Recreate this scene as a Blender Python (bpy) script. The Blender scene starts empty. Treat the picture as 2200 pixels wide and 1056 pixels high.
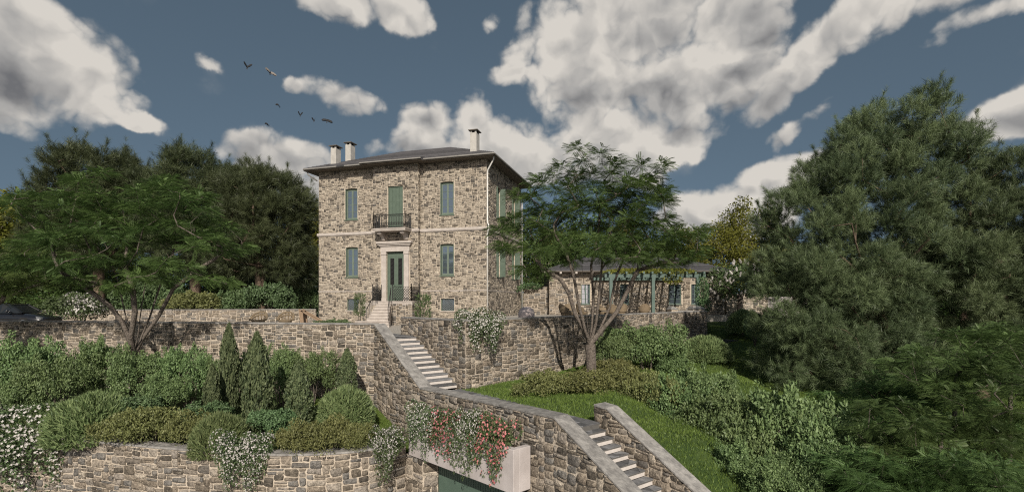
import bpy, math, random
import numpy as np
from mathutils import Vector, Matrix

S = bpy.context.scene
COL = S.collection
random.seed(11)
rng = np.random.default_rng(11)
R_ = math.radians

# ------------------------------------------------------------------ camera
# metres; the camera stands at the world origin of height 0, the terrace floor lies 1.47 m below it
cam_d = bpy.data.cameras.new('camera')
cam_d.sensor_width = 36.0
cam_d.lens = 18.0
cam_d.shift_y = 0.0555
cam_d.clip_start = 0.1
cam_d.clip_end = 5000.0
cam = bpy.data.objects.new('camera', cam_d)
cam.location = (0, 0, 0)
cam.rotation_euler = (R_(90), 0, 0)
COL.objects.link(cam)
S.camera = cam

# ------------------------------------------------------------------ sun
SUN_EL = R_(33.0)
SUN_AZ = R_(5.0)                                   # to the right of straight behind the camera
to_sun = Vector((math.sin(SUN_AZ) * math.cos(SUN_EL), -math.cos(SUN_AZ) * math.cos(SUN_EL), math.sin(SUN_EL)))
sun_d = bpy.data.lights.new('sun', 'SUN')
sun_d.energy = 5.0
sun_d.angle = R_(0.5)
sun_d.color = (1.0, 0.93, 0.82)
sun = bpy.data.objects.new('sun', sun_d)
sun.rotation_euler = to_sun.to_track_quat('Z', 'Y').to_euler()
sun.location = (10, -40, 40)
COL.objects.link(sun)

# ------------------------------------------------------------------ sky with clouds
world = bpy.data.worlds.new('World')
S.world = world
world.use_nodes = True


def build_sky():
    nt = world.node_tree
    N, Lk = nt.nodes, nt.links
    N.clear()

    def nd(t, **kw):
        n = N.new(t)
        for k, v in kw.items():
            setattr(n, k, v)
        return n

    def math_(op, a, b=None, c=None, clamp=False):
        n = nd('ShaderNodeMath', operation=op, use_clamp=clamp)
        for i, x in enumerate((a, b, c)):
            if x is None:
                continue
            if isinstance(x, (int, float)):
                n.inputs[i].default_value = x
            else:
                Lk.new(x, n.inputs[i])
        return n.outputs[0]

    def vmath(op, a, b, out=0):
        n = nd('ShaderNodeVectorMath', operation=op)
        for i, x in enumerate((a, b)):
            if x is None:
                continue
            if isinstance(x, (tuple, list, Vector)):
                n.inputs[i].default_value = tuple(x)
            else:
                Lk.new(x, n.inputs[i])
        return n.outputs[out]

    out = nd('ShaderNodeOutputWorld')
    bg = nd('ShaderNodeBackground')
    bg.inputs['Strength'].default_value = SKY_STRENGTH
    sky = nd('ShaderNodeTexSky', sky_type='NISHITA')
    sky.sun_disc = False
    sky.sun_elevation = SUN_EL
    sky.sun_rotation = math.pi - SUN_AZ
    sky.air_density = 1.0
    sky.dust_density = 1.5
    sky.ozone_density = 1.0
    tc = nd('ShaderNodeTexCoord')
    v = tc.outputs['Generated']
    # the low sky keeps the deep tone of the high sky on this clear day
    Lk.new(vmath('NORMALIZE', vmath('ADD', v, (0.0, 0.0, 0.36)), None), sky.inputs['Vector'])
    # wobble of the outlines
    nz = nd('ShaderNodeTexNoise')
    nz.inputs['Scale'].default_value = 7.0
    nz.inputs['Detail'].default_value = 6.0
    nz.inputs['Roughness'].default_value = 0.55
    Lk.new(v, nz.inputs['Vector'])
    wob = vmath('SUBTRACT', nz.outputs['Color'], (0.5, 0.5, 0.5))
    wob = vmath('MULTIPLY', wob, (0.10, 0.10, 0.08))
    vw = vmath('ADD', v, wob)

    total = None
    vert = None
    for (px, py, rx, ry, rot, wgt) in CLOUDS:
        c = Vector(((px - 1100) / 1100, 1.0, (650 - py) / 1100))
        dist = c.length
        c.normalize()
        right = Vector((c.y, -c.x, 0)).normalized()
        up = right.cross(c).normalized()
        ca, sa = math.cos(R_(rot)), math.sin(R_(rot))
        a_ = (right * ca + up * sa) * (1100 * dist / rx)
        b_ = (up * ca - right * sa) * (1100 * dist / ry)
        a = vmath('DOT_PRODUCT', vw, a_, 1)
        b = vmath('DOT_PRODUCT', vw, b_, 1)
        k = vmath('DOT_PRODUCT', vw, c, 1)
        back = math_('LESS_THAN', k, 0.3)
        back = math_('MULTIPLY', back, 9.0)
        cmb = nd('ShaderNodeCombineXYZ')
        Lk.new(a, cmb.inputs[0]); Lk.new(b, cmb.inputs[1]); Lk.new(back, cmb.inputs[2])
        ln = vmath('LENGTH', cmb.outputs[0], None, 1)
        val = math_('SUBTRACT', 1.28, ln)
        val = math_('MAXIMUM', val, 0.0)
        val = math_('MULTIPLY', val, wgt)
        vb = math_('MULTIPLY', val, b)
        total = val if total is None else math_('SMOOTH_MAX', total, val, 0.25)
        vert = vb if vert is None else math_('ADD', vert, vb)
    # ordinary broken cloud over the rest of the sky, behind and beside the camera
    ng = nd('ShaderNodeTexNoise')
    ng.inputs['Scale'].default_value = 2.3
    ng.inputs['Detail'].default_value = 2.0
    Lk.new(v, ng.inputs['Vector'])
    ahead = vmath('DOT_PRODUCT', v, (0, 1, 0), 1)
    away = math_('LESS_THAN', ahead, 0.45)
    gen = math_('SUBTRACT', ng.outputs['Fac'], 0.54)
    gen = math_('MULTIPLY', gen, 3.0)
    gen = math_('MULTIPLY', gen, away)
    total = math_('MAXIMUM', total, gen)

    def billow(vec, detail):
        tot = None
        for k in range(int(detail)):
            n = nd('ShaderNodeTexNoise')
            n.inputs['Scale'].default_value = 5.5 * 2.1 ** k
            n.inputs['Detail'].default_value = 0.0
            Lk.new(vec, n.inputs['Vector'])
            ab = math_('ABSOLUTE', math_('SUBTRACT', n.outputs['Fac'], 0.5))
            ab = math_('MULTIPLY', ab, 2.0 * 0.56 ** k)
            tot = ab if tot is None else math_('ADD', tot, ab)
        return tot

    # curled space for the puffs
    nw = nd('ShaderNodeTexNoise')
    nw.inputs['Scale'].default_value = 11.0
    nw.inputs['Detail'].default_value = 5.0
    Lk.new(v, nw.inputs['Vector'])
    cur = vmath('MULTIPLY', vmath('SUBTRACT', nw.outputs['Color'], (0.5, 0.5, 0.5)), (0.07, 0.07, 0.07))
    vc = vmath('ADD', v, cur)
    b1 = billow(vc, 4)
    b2 = billow(vmath('ADD', vc, (0.012, 0.0, 0.030)), 3)
    n1 = nd('ShaderNodeTexNoise')
    n1.inputs['Scale'].default_value = 9.0
    n1.inputs['Detail'].default_value = 10.0
    n1.inputs['Roughness'].default_value = 0.6
    Lk.new(v, n1.inputs['Vector'])
    gate = nd('ShaderNodeMapRange', interpolation_type='SMOOTHSTEP')
    gate.inputs['From Min'].default_value = 0.05
    gate.inputs['From Max'].default_value = 0.45
    Lk.new(total, gate.inputs['Value'])
    f = math_('MULTIPLY', math_('SUBTRACT', b1, 0.42), 1.25)
    f = math_('ADD', f, math_('MULTIPLY', math_('SUBTRACT', n1.outputs['Fac'], 0.5), 1.35))
    dens = math_('ADD', total, f)
    dens = math_('MULTIPLY', dens, gate.outputs['Result'])
    al = nd('ShaderNodeMapRange', interpolation_type='SMOOTHSTEP')
    al.inputs['From Min'].default_value = 0.14
    al.inputs['From Max'].default_value = 0.78
    Lk.new(dens, al.inputs['Value'])
    # light on the clouds: tops and edges bright, thick lower parts grey
    rel = math_('MULTIPLY', math_('SUBTRACT', b1, b2), 1.2)
    vn = math_('DIVIDE', vert, math_('ADD', total, 0.35))
    vn = math_('MULTIPLY', vn, 0.30)
    thick = math_('MULTIPLY', math_('SUBTRACT', dens, 0.8), -0.30)
    n3 = nd('ShaderNodeTexNoise')
    n3.inputs['Scale'].default_value = 3.6
    n3.inputs['Detail'].default_value = 4.0
    Lk.new(v, n3.inputs['Vector'])
    low = math_('MULTIPLY', math_('SUBTRACT', n3.outputs['Fac'], 0.5), 1.4)
    sh = math_('ADD', math_('ADD', rel, vn), math_('ADD', thick, low))
    sh = math_('ADD', sh, 0.72)
    ramp = nd('ShaderNodeValToRGB')
    cr = ramp.color_ramp
    cr.elements[0].position = 0.05
    cr.elements[0].color = CLOUD_DARK
    cr.elements[1].position = 0.95
    cr.elements[1].color = CLOUD_LIGHT
    e = cr.elements.new(0.5)
    e.color = CLOUD_MID
    Lk.new(sh, ramp.inputs['Fac'])
    # clear sky: the physical sky, muted as in the picture
    hs = nd('ShaderNodeHueSaturation')
    hs.inputs['Hue'].default_value = 0.478
    hs.inputs['Saturation'].default_value = SKY_SAT
    hs.inputs['Value'].default_value = SKY_VAL
    Lk.new(sky.outputs['Color'], hs.inputs['Color'])
    mix = nd('ShaderNodeMix', data_type='RGBA')
    Lk.new(al.outputs['Result'], mix.inputs['Factor'])
    Lk.new(hs.outputs['Color'], mix.inputs['A'])
    Lk.new(ramp.outputs['Color'], mix.inputs['B'])
    Lk.new(mix.outputs['Result'], bg.inputs['Color'])
    Lk.new(bg.outputs['Background'], out.inputs['Surface'])


SKY_STRENGTH = 0.075
SKY_SAT = 0.80
SKY_VAL = 1.0
CLOUD_DARK = (2.1, 2.14, 2.28, 1)
CLOUD_MID = (5.3, 5.18, 5.02, 1)
CLOUD_LIGHT = (9.0, 8.5, 7.8, 1)
# cloud banks of this sky: (bearing, height as picture pixels of a 90 degree view, half widths, tilt, weight)
CLOUDS = [
    (70, 120, 190, 130, 0, 1.2), (20, 215, 150, 75, -8, 1.05), (20, 20, 140, 70, 0, 1.0), (175, 215, 95, 50, -14, 0.95), (268, 250, 75, 24, -12, 0.8),
    (735, 8, 110, 42, 0, 0.85), (865, 22, 62, 48, 0, 0.9), (435, 115, 42, 20, 0, 0.42),
    (645, 186, 34, 22, 0, 0.75), (735, 208, 84, 44, -12, 1.05), (752, 236, 36, 22, 0, 0.8), (600, 335, 108, 56, -8, 1.1), (662, 410, 60, 50, 0, 1.0),
    (905, 262, 70, 66, 0, 1.05), (1012, 262, 62, 66, 0, 1.05), (930, 322, 140, 42, 4, 1.05), (1080, 320, 150, 64, 0, 1.1), (1160, 345, 120, 60, 0, 1.0),
    (1230, 110, 130, 130, 10, 1.2), (1350, 40, 170, 110, 0, 1.15), (1150, 172, 95, 36, 5, 0.95), (1300, 190, 170, 70, 8, 1.15), (1460, 200, 180, 80, 14, 1.15),
    (1340, 285, 170, 60, 6, 1.05), (1460, 300, 130, 50, 14, 1.05), (1600, 60, 100, 110, 30, 1.1), (1560, 160, 110, 60, 30, 1.0), (1720, 150, 170, 48, 38, 1.05), (1860, 40, 170, 55, 22, 1.05), (1990, 10, 120, 40, 10, 0.9),
    (1660, 395, 125, 60, 16, 1.15), (1540, 455, 130, 58, 10, 1.1), (1620, 470, 90, 40, 0, 0.95), (1690, 290, 50, 26, 25, 0.75), (1770, 240, 50, 26, 20, 0.6), (2170, 258, 110, 52, 15, 0.95),
    (2130, 18, 150, 34, 10, 0.8), (1290, 372, 130, 50, 0, 1.0), (1055, 45, 34, 26, 30, 0.55),
]
build_sky()

# ------------------------------------------------------------------ exposure
S.view_settings.view_transform = 'Standard'
S.view_settings.look = 'None'
S.view_settings.exposure = 0.0
S.view_settings.gamma = 1.0
S.view_settings.use_curve_mapping = False
DENOISE = False
S.render.engine = 'CYCLES'
S.cycles.max_bounces = 6
S.cycles.diffuse_bounces = 3
S.cycles.transparent_max_bounces = 8
S.cycles.use_denoising = DENOISE
S.cycles.filter_width = 1.15

# ------------------------------------------------------------------ helpers


def at(px, py, Y):
    return Vector(((px - 1100) / 1100 * Y, Y, -(py - 650) / 1100 * Y))


WO = {}


def reg(o, wo):
    WO[o.name] = Vector(wo)
    return o


def tag(o, label, cat, group=None):
    o['label'] = label
    o['category'] = cat
    if group:
        o['group'] = group
    return o


def thing(name, label, cat, loc=(0, 0, 0), group=None):
    o = bpy.data.objects.new(name, None)
    o.empty_display_size = 0.2
    o.location = loc
    COL.objects.link(o)
    tag(o, label, cat, group)
    return reg(o, loc)


def kids(o):
    return list(o.children)


def dup(root, loc, rotz=0.0, scale=(1, 1, 1), label=None, group=None):
    def cp(o, parent):
        c = o.copy()
        COL.objects.link(c)
        if parent is not None:
            c.parent = parent
            c.matrix_parent_inverse = o.matrix_parent_inverse
        for ch in KIDS.get(o.name, []):
            cp(ch, c)
        return c
    r = cp(root, None)
    place(r, loc, rotz, scale)
    if label:
        r['label'] = label
    if group:
        r['group'] = group
    return r


def place(r, loc, rotz=0.0, scale=(1, 1, 1)):
    r.location = loc
    r.rotation_euler = (0, 0, rotz)
    r.scale = scale if not isinstance(scale, (int, float)) else (scale,) * 3


KIDS = {}


def link_mesh(name, me, mat, parent, origin):
    o = bpy.data.objects.new(name, me)
    if mat is not None:
        me.materials.append(mat)
    if parent is not None:
        o.parent = parent
        o.location = Vector(origin) - WO[parent.name]
        KIDS.setdefault(parent.name, []).append(o)
    else:
        o.location = origin
    COL.objects.link(o)
    reg(o, origin)
    return o


def np_mesh(name, V, F, mat, parent=None, tone=None, origin=None, smooth=False):
    """V (n,3) world positions, F (m,3) triangles."""
    V = np.asarray(V, dtype=np.float32)
    F = np.asarray(F, dtype=np.int32)
    if origin is None:
        lo, hi = V.min(0), V.max(0)
        origin = ((lo[0] + hi[0]) / 2, (lo[1] + hi[1]) / 2, lo[2])
    V = V - np.asarray(origin, dtype=np.float32)
    me = bpy.data.meshes.new(name)
    me.vertices.add(len(V))
    me.vertices.foreach_set('co', V.ravel())
    me.loops.add(F.size)
    me.loops.foreach_set('vertex_index', F.ravel())
    me.polygons.add(len(F))
    me.polygons.foreach_set('loop_start', np.arange(0, F.size, F.shape[1], dtype=np.int32))
    if smooth:
        me.polygons.foreach_set('use_smooth', np.ones(len(F), dtype=bool))
    if tone is not None:
        a = me.attributes.new('tone', 'FLOAT', 'POINT')
        a.data.foreach_set('value', np.asarray(tone, dtype=np.float32))
    me.update(calc_edges=True)
    return link_mesh(name, me, mat, parent, origin)


class MB:
    """collects boxes, bars, tubes in world metres; build() links them as ONE mesh object"""

    def __init__(self):
        self.v, self.f, self.t = [], [], []

    def add(self, vs, fs, tone=0.5):
        b = len(self.v)
        self.v += [tuple(x) for x in vs]
        self.f += [tuple(i + b for i in f) for f in fs]
        self.t += [tone] * len(vs)
        return self

    def hexa(self, c, tone=0.5):
        # c: 4 bottom corners then 4 top corners
        self.add(c, [(3, 2, 1, 0), (4, 5, 6, 7), (0, 1, 5, 4), (1, 2, 6, 5), (2, 3, 7, 6), (3, 0, 4, 7)], tone)
        return self

    def box(self, x0, y0, z0, x1, y1, z1, tone=0.5):
        return self.hexa([(x0, y0, z0), (x1, y0, z0), (x1, y1, z0), (x0, y1, z0), (x0, y0, z1), (x1, y0, z1), (x1, y1, z1), (x0, y1, z1)], tone)

    def mbox(self, mp, u0, u1, v0, v1, d0, d1, tone=0.5):
        u = np.array([u0, u1, u1, u0, u0, u1, u1, u0], float)
        d = np.array([d1, d1, d0, d0, d1, d1, d0, d0], float)
        z = np.array([v0, v0, v0, v0, v1, v1, v1, v1], float)
        return self.hexa([tuple(p) for p in mp(u, z, d)], tone)

    def bar(self, p, q, w, h=None, tone=0.5, up=None):
        p, q = Vector(p), Vector(q)
        h = h or w
        d = (q - p).normalized()
        up = Vector(up) if up is not None else (Vector((0, 0, 1)) if abs(d.z) < 0.95 else Vector((0, 1, 0)))
        s = d.cross(up).normalized() * (w / 2)
        t = s.cross(d).normalized() * (h / 2)
        return self.hexa([p - s - t, p + s - t, q + s - t, q - s - t, p - s + t, p + s + t, q + s + t, q - s + t], tone)

    def tube(self, pts, rads, n=8, tone=0.5):
        pts = [Vector(p) for p in pts]
        if isinstance(rads, (int, float)):
            rads = [rads] * len(pts)
        b = len(self.v)
        prev = None
        for i, p in enumerate(pts):
            d = (pts[min(i + 1, len(pts) - 1)] - pts[max(i - 1, 0)]).normalized()
            ref = prev if prev is not None else (Vector((0, 0, 1)) if abs(d.z) < 0.9 else Vector((1, 0, 0)))
            s = d.cross(ref)
            if s.length < 1e-4:
                s = d.cross(Vector((1, 0.3, 0.1)))
            s.normalize()
            t = s.cross(d).normalized()
            prev = t
            for k in range(n):
                a = 2 * math.pi * k / n
                self.v.append(tuple(p + (s * math.cos(a) + t * math.sin(a)) * rads[i]))
                self.t.append(tone)
        for i in range(len(pts) - 1):
            for k in range(n):
                k2 = (k + 1) % n
                self.f.append((b + i * n + k, b + i * n + k2, b + (i + 1) * n + k2, b + (i + 1) * n + k))
        self.f.append(tuple(b + k for k in range(n))[::-1])
        self.f.append(tuple(b + (len(pts) - 1) * n + k for k in range(n)))
        return self

    def lathe(self, c, prof, n=14, tone=0.5):
        # prof: list of (radius, z)
        b = len(self.v)
        for r, z in prof:
            for k in range(n):
                a = 2 * math.pi * k / n
                self.v.append((c[0] + r * math.cos(a), c[1] + r * math.sin(a), c[2] + z))
                self.t.append(tone)
        for i in range(len(prof) - 1):
            for k in range(n):
                k2 = (k + 1) % n
                self.f.append((b + i * n + k, b + i * n + k2, b + (i + 1) * n + k2, b + (i + 1) * n + k))
        self.f.append(tuple(b + k for k in range(n))[::-1])
        self.f.append(tuple(b + (len(prof) - 1) * n + k for k in range(n)))
        return self

    def poly(self, pts, dz, tone=0.5):
        """closed outline (counter clockwise from above) extruded down by dz"""
        n = len(pts)
        top = [tuple(p) for p in pts]
        bot = [(p[0], p[1], p[2] - dz) for p in pts]
        fs = [tuple(range(n)), tuple(range(2 * n - 1, n - 1, -1))]
        for i in range(n):
            j = (i + 1) % n
            fs.append((i, i + n, j + n, j))
        return self.add(top + bot, fs, tone)

    def build(self, name, mat, parent=None, smooth=False, bevel=0.0, origin=None):
        V = np.array(self.v, dtype=float)
        if origin is None:
            lo, hi = V.min(0), V.max(0)
            origin = ((lo[0] + hi[0]) / 2, (lo[1] + hi[1]) / 2, lo[2])
        V = V - np.array(origin)
        me = bpy.data.meshes.new(name)
        me.from_pydata(V.tolist(), [], self.f)
        a = me.attributes.new('tone', 'FLOAT', 'POINT')
        a.data.foreach_set('value', np.array(self.t, dtype=np.float32))
        if smooth:
            me.polygons.foreach_set('use_smooth', np.ones(len(me.polygons), dtype=bool))
        me.update()
        o = link_mesh(name, me, mat, parent, origin)
        if bevel:
            b = o.modifiers.new('bevel', 'BEVEL')
            b.width = bevel
            b.segments = 2
            b.limit_method = 'ANGLE'
        return o


def structure(o):
    o['kind'] = 'structure'
    return o


def stuff(o):
    o['kind'] = 'stuff'
    return o


# ------------------------------------------------------------------ materials


def new_mat(name):
    m = bpy.data.materials.new(name)
    m.use_nodes = True
    nt = m.node_tree
    nt.nodes.clear()
    out = nt.nodes.new('ShaderNodeOutputMaterial')
    return m, nt, out


def pmat(name, c1, c2=None, scale=4.0, rough=0.8, bump=0.0, bscale=None, metal=0.0, spec=0.35, detail=6.0, tone=0.0, ior=None, coat=0.0):
    """principled material: two colours mixed by noise in world space, optional relief, optional tone of each piece"""
    m, nt, out = new_mat(name)
    N, L = nt.nodes, nt.links
    b = N.new('ShaderNodeBsdfPrincipled')
    b.inputs['Roughness'].default_value = rough
    b.inputs['Metallic'].default_value = metal
    b.inputs['Specular IOR Level'].default_value = spec
    if ior:
        b.inputs['IOR'].default_value = ior
    b.inputs['Coat Weight'].default_value = coat
    L.new(b.outputs[0], out.inputs[0])
    geo = N.new('ShaderNodeNewGeometry')
    pos = geo.outputs['Position']
    c2 = c2 or c1
    nz = N.new('ShaderNodeTexNoise')
    nz.inputs['Scale'].default_value = scale
    nz.inputs['Detail'].default_value = detail
    nz.inputs['Roughness'].default_value = 0.6
    L.new(pos, nz.inputs['Vector'])
    mr = N.new('ShaderNodeMapRange')
    mr.inputs['From Min'].default_value = 0.3
    mr.inputs['From Max'].default_value = 0.7
    L.new(nz.outputs['Fac'], mr.inputs['Value'])
    mx = N.new('ShaderNodeMix')
    mx.data_type = 'RGBA'
    mx.inputs['A'].default_value = (*c1, 1)
    mx.inputs['B'].default_value = (*c2, 1)
    L.new(mr.outputs[0], mx.inputs['Factor'])
    col = mx.outputs['Result']
    if tone:
        at_ = N.new('ShaderNodeAttribute')
        at_.attribute_name = 'tone'
        m2 = N.new('ShaderNodeMapRange')
        m2.inputs['To Min'].default_value = 1 - tone
        m2.inputs['To Max'].default_value = 1 + tone
        L.new(at_.outputs['Fac'], m2.inputs['Value'])
        mm = N.new('ShaderNodeVectorMath')
        mm.operation = 'SCALE'
        L.new(col, mm.inputs[0])
        L.new(m2.outputs[0], mm.inputs['Scale'])
        col = mm.outputs[0]
    L.new(col, b.inputs['Base Color'])
    if bump:
        n2 = N.new('ShaderNodeTexNoise')
        n2.inputs['Scale'].default_value = bscale or scale * 3
        n2.inputs['Detail'].default_value = 8.0
        L.new(pos, n2.inputs['Vector'])
        bp = N.new('ShaderNodeBump')
        bp.inputs['Strength'].default_value = 1.0
        bp.inputs['Distance'].default_value = bump
        L.new(n2.outputs['Fac'], bp.inputs['Height'])
        L.new(bp.outputs[0], b.inputs['Normal'])
    return m


def stone_mat(name, stops, gain=1.0):
    m, nt, out = new_mat(name)
    N, L = nt.nodes, nt.links
    b = N.new('ShaderNodeBsdfPrincipled')
    b.inputs['Roughness'].default_value = 0.9
    b.inputs['Specular IOR Level'].default_value = 0.2
    L.new(b.outputs[0], out.inputs[0])
    geo = N.new('ShaderNodeNewGeometry')
    pos = geo.outputs['Position']
    a = N.new('ShaderNodeAttribute')
    a.attribute_name = 'tone'
    r = N.new('ShaderNodeValToRGB')
    cr = r.color_ramp
    cr.interpolation = 'LINEAR'
    while len(cr.elements) < len(stops):
        cr.elements.new(0.5)
    for i, c in enumerate(stops):
        cr.elements[i].position = i / (len(stops) - 1)
        cr.elements[i].color = (c[0] * gain, c[1] * gain, c[2] * gain, 1)
    L.new(a.outputs['Fac'], r.inputs['Fac'])
    nz = N.new('ShaderNodeTexNoise')
    nz.inputs['Scale'].default_value = 13.0
    nz.inputs['Detail'].default_value = 9.0
    nz.inputs['Roughness'].default_value = 0.78
    L.new(pos, nz.inputs['Vector'])
    mr = N.new('ShaderNodeMapRange')
    mr.inputs['From Min'].default_value = 0.3
    mr.inputs['From Max'].default_value = 0.7
    mr.inputs['From Min'].default_value = 0.36
    mr.inputs['From Max'].default_value = 0.64
    mr.inputs['To Min'].default_value = 0.36
    mr.inputs['To Max'].default_value = 1.65
    L.new(nz.outputs['Fac'], mr.inputs['Value'])
    sc = N.new('ShaderNodeVectorMath')
    sc.operation = 'SCALE'
    L.new(r.outputs[0], sc.inputs[0])
    L.new(mr.outputs[0], sc.inputs['Scale'])
    # lighter lime and lichen patches
    n3 = N.new('ShaderNodeTexNoise')
    n3.inputs['Scale'].default_value = 5.0
    n3.inputs['Detail'].default_value = 10.0
    n3.inputs['Roughness'].default_value = 0.72
    L.new(pos, n3.inputs['Vector'])
    m3 = N.new('ShaderNodeMapRange')
    m3.inputs['From Min'].default_value = 0.55
    m3.inputs['From Max'].default_value = 0.68
    m3.inputs['To Max'].default_value = 0.55
    L.new(n3.outputs['Fac'], m3.inputs['Value'])
    mx = N.new('ShaderNodeMix')
    mx.data_type = 'RGBA'
    mx.inputs['B'].default_value = (0.42 * gain, 0.36 * gain, 0.28 * gain, 1)
    L.new(m3.outputs[0], mx.inputs['Factor'])
    L.new(sc.outputs[0], mx.inputs['A'])
    L.new(mx.outputs['Result'], b.inputs['Base Color'])
    n2 = N.new('ShaderNodeTexNoise')
    n2.inputs['Scale'].default_value = 16.0
    n2.inputs['Detail'].default_value = 8.0
    n2.inputs['Roughness'].default_value = 0.62
    L.new(pos, n2.inputs['Vector'])
    bp = N.new('ShaderNodeBump')
    bp.inputs['Distance'].default_value = 0.075
    L.new(n2.outputs['Fac'], bp.inputs['Height'])
    L.new(bp.outputs[0], b.inputs['Normal'])
    return m


def leaf_mat(name, dark, light, trans=0.25, rough=0.5, spec=0.3):
    m, nt, out = new_mat(name)
    N, L = nt.nodes, nt.links
    a = N.new('ShaderNodeAttribute')
    a.attribute_name = 'tone'
    mx = N.new('ShaderNodeMix')
    mx.data_type = 'RGBA'
    mx.inputs['A'].default_value = (*dark, 1)
    mx.inputs['B'].default_value = (*light, 1)
    L.new(a.outputs['Fac'], mx.inputs['Factor'])
    oi = N.new('ShaderNodeObjectInfo')
    hv = N.new('ShaderNodeHueSaturation')
    for sock, lo, hi in (('Hue', 0.485, 0.512), ('Value', 0.86, 1.16)):
        q = N.new('ShaderNodeMapRange')
        q.inputs['To Min'].default_value = lo
        q.inputs['To Max'].default_value = hi
        L.new(oi.outputs['Random'], q.inputs['Value'])
        L.new(q.outputs[0], hv.inputs[sock])
    L.new(mx.outputs['Result'], hv.inputs['Color'])
    b = N.new('ShaderNodeBsdfPrincipled')
    b.inputs['Roughness'].default_value = rough
    b.inputs['Specular IOR Level'].default_value = spec
    L.new(hv.outputs[0], b.inputs['Base Color'])
    t = N.new('ShaderNodeBsdfTranslucent')
    L.new(hv.outputs[0], t.inputs['Color'])
    ms = N.new('ShaderNodeMixShader')
    ms.inputs[0].default_value = trans
    L.new(b.outputs[0], ms.inputs[1])
    L.new(t.outputs[0], ms.inputs[2])
    L.new(ms.outputs[0], out.inputs[0])
    return m


STONES = [(0.074, 0.065, 0.055), (0.136, 0.114, 0.089), (0.204, 0.168, 0.130), (0.119, 0.110, 0.101), (0.183, 0.170, 0.154), (0.223, 0.183, 0.142), (0.282, 0.237, 0.188), (0.245, 0.215, 0.185), (0.380, 0.325, 0.260)]
STONES_H = [(0.074, 0.065, 0.055), (0.136, 0.115, 0.092), (0.108, 0.099, 0.090), (0.244, 0.207, 0.165), (0.322, 0.276, 0.221), (0.361, 0.311, 0.249), (0.274, 0.237, 0.194), (0.430, 0.374, 0.301), (0.166, 0.145, 0.119)]
M_stone = stone_mat('rubble_stone', STONES, 1.0)
M_stone_h = stone_mat('house_stone', STONES_H, 1.0)
M_mortar = pmat('lime_mortar', (0.30, 0.25, 0.195), (0.58, 0.50, 0.405), 9, 0.95, 0.03, 24)
M_slate = pmat('slate_coping', (0.14, 0.132, 0.125), (0.36, 0.34, 0.315), 4.5, 0.8, 0.025, 14, tone=0.14)
M_slate_tread = pmat('slate_paving', (0.10, 0.102, 0.108), (0.19, 0.188, 0.19), 7, 0.65, 0.012, 14, tone=0.5)
M_grout = pmat('paving_grout', (0.09, 0.085, 0.08), (0.13, 0.125, 0.115), 10, 0.95)
M_riser = pmat('pale_stone_riser', (0.50, 0.455, 0.42), (0.60, 0.55, 0.51), 6, 0.8, 0.005, 25)
M_marble = pmat('pale_dressed_stone', (0.36, 0.315, 0.28), (0.48, 0.43, 0.39), 3, 0.75, 0.006, 18)
M_green = pmat('green_paint', (0.082, 0.112, 0.084), (0.108, 0.142, 0.108), 3, 0.5, 0.002, 30)
M_sash = pmat('light_green_sash_paint', (0.125, 0.155, 0.122), (0.15, 0.185, 0.147), 3, 0.5, 0.002, 30)
M_green_dk = pmat('garage_green_paint', (0.075, 0.115, 0.09), (0.095, 0.14, 0.11), 2, 0.5, 0.002, 30)
M_teal = pmat('pergola_green_paint', (0.075, 0.115, 0.098), (0.10, 0.142, 0.122), 3, 0.55, 0.003, 30)
M_iron = pmat('black_wrought_iron', (0.012, 0.012, 0.012), (0.02, 0.019, 0.018), 20, 0.5, spec=0.4)
M_roof = pmat('dark_roof_tile', (0.056, 0.054, 0.058), (0.09, 0.086, 0.09), 3, 0.8, 0.02, 20, tone=0.3)
M_soffit = pmat('dark_soffit_wood', (0.095, 0.082, 0.068), (0.13, 0.11, 0.09), 4, 0.8, 0.004, 20)
M_fascia = pmat('grey_gutter_metal', (0.19, 0.18, 0.165), (0.25, 0.235, 0.215), 6, 0.55)
M_pipe = pmat('white_pipe', (0.55, 0.53, 0.5), (0.66, 0.64, 0.6), 6, 0.5)
M_plaster = pmat('chimney_render', (0.36, 0.34, 0.31), (0.47, 0.445, 0.41), 3, 0.9, 0.01, 20)
M_concrete = pmat('smooth_pale_concrete', (0.37, 0.33, 0.315), (0.50, 0.455, 0.44), 1.6, 0.85, 0.004, 25)
M_glass = pmat('window_glass', (0.055, 0.07, 0.085), (0.07, 0.085, 0.10), 0.7, 0.04, spec=1.0, ior=2.3)
M_dark = pmat('dark_interior', (0.012, 0.012, 0.012), None, 2, 0.9)
M_lead = pmat('pale_lattice_paint', (0.13, 0.15, 0.155), (0.18, 0.2, 0.205), 8, 0.5)
M_wicker = pmat('tan_wicker', (0.15, 0.112, 0.068), (0.25, 0.19, 0.125), 22, 0.8, 0.02, 60)
M_wood = pmat('warm_timber', (0.20, 0.135, 0.085), (0.30, 0.21, 0.14), 6, 0.7, 0.01, 25)
M_bark = pmat('grey_brown_bark', (0.075, 0.06, 0.048), (0.19, 0.16, 0.135), 12, 0.95, 0.06, 18)
M_bark_pine = pmat('pine_bark', (0.085, 0.06, 0.042), (0.20, 0.145, 0.105), 10, 0.95, 0.06, 18)
M_soil = pmat('brown_soil', (0.045, 0.034, 0.024), (0.085, 0.066, 0.046), 5, 1.0, 0.05, 12)
M_grass_g = pmat('lawn_ground', (0.026, 0.05, 0.010), (0.055, 0.085, 0.02), 2.2, 1.0, 0.03, 30)
M_gravel = pmat('pale_terrace_gravel', (0.30, 0.27, 0.235), (0.40, 0.365, 0.32), 12, 0.95, 0.02, 60)
M_drive = pmat('grey_drive', (0.14, 0.135, 0.13), (0.2, 0.195, 0.185), 6, 0.95, 0.01, 50)
M_far = pmat('far_ground', (0.05, 0.07, 0.03), (0.09, 0.10, 0.05), 0.2, 1.0)
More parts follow.
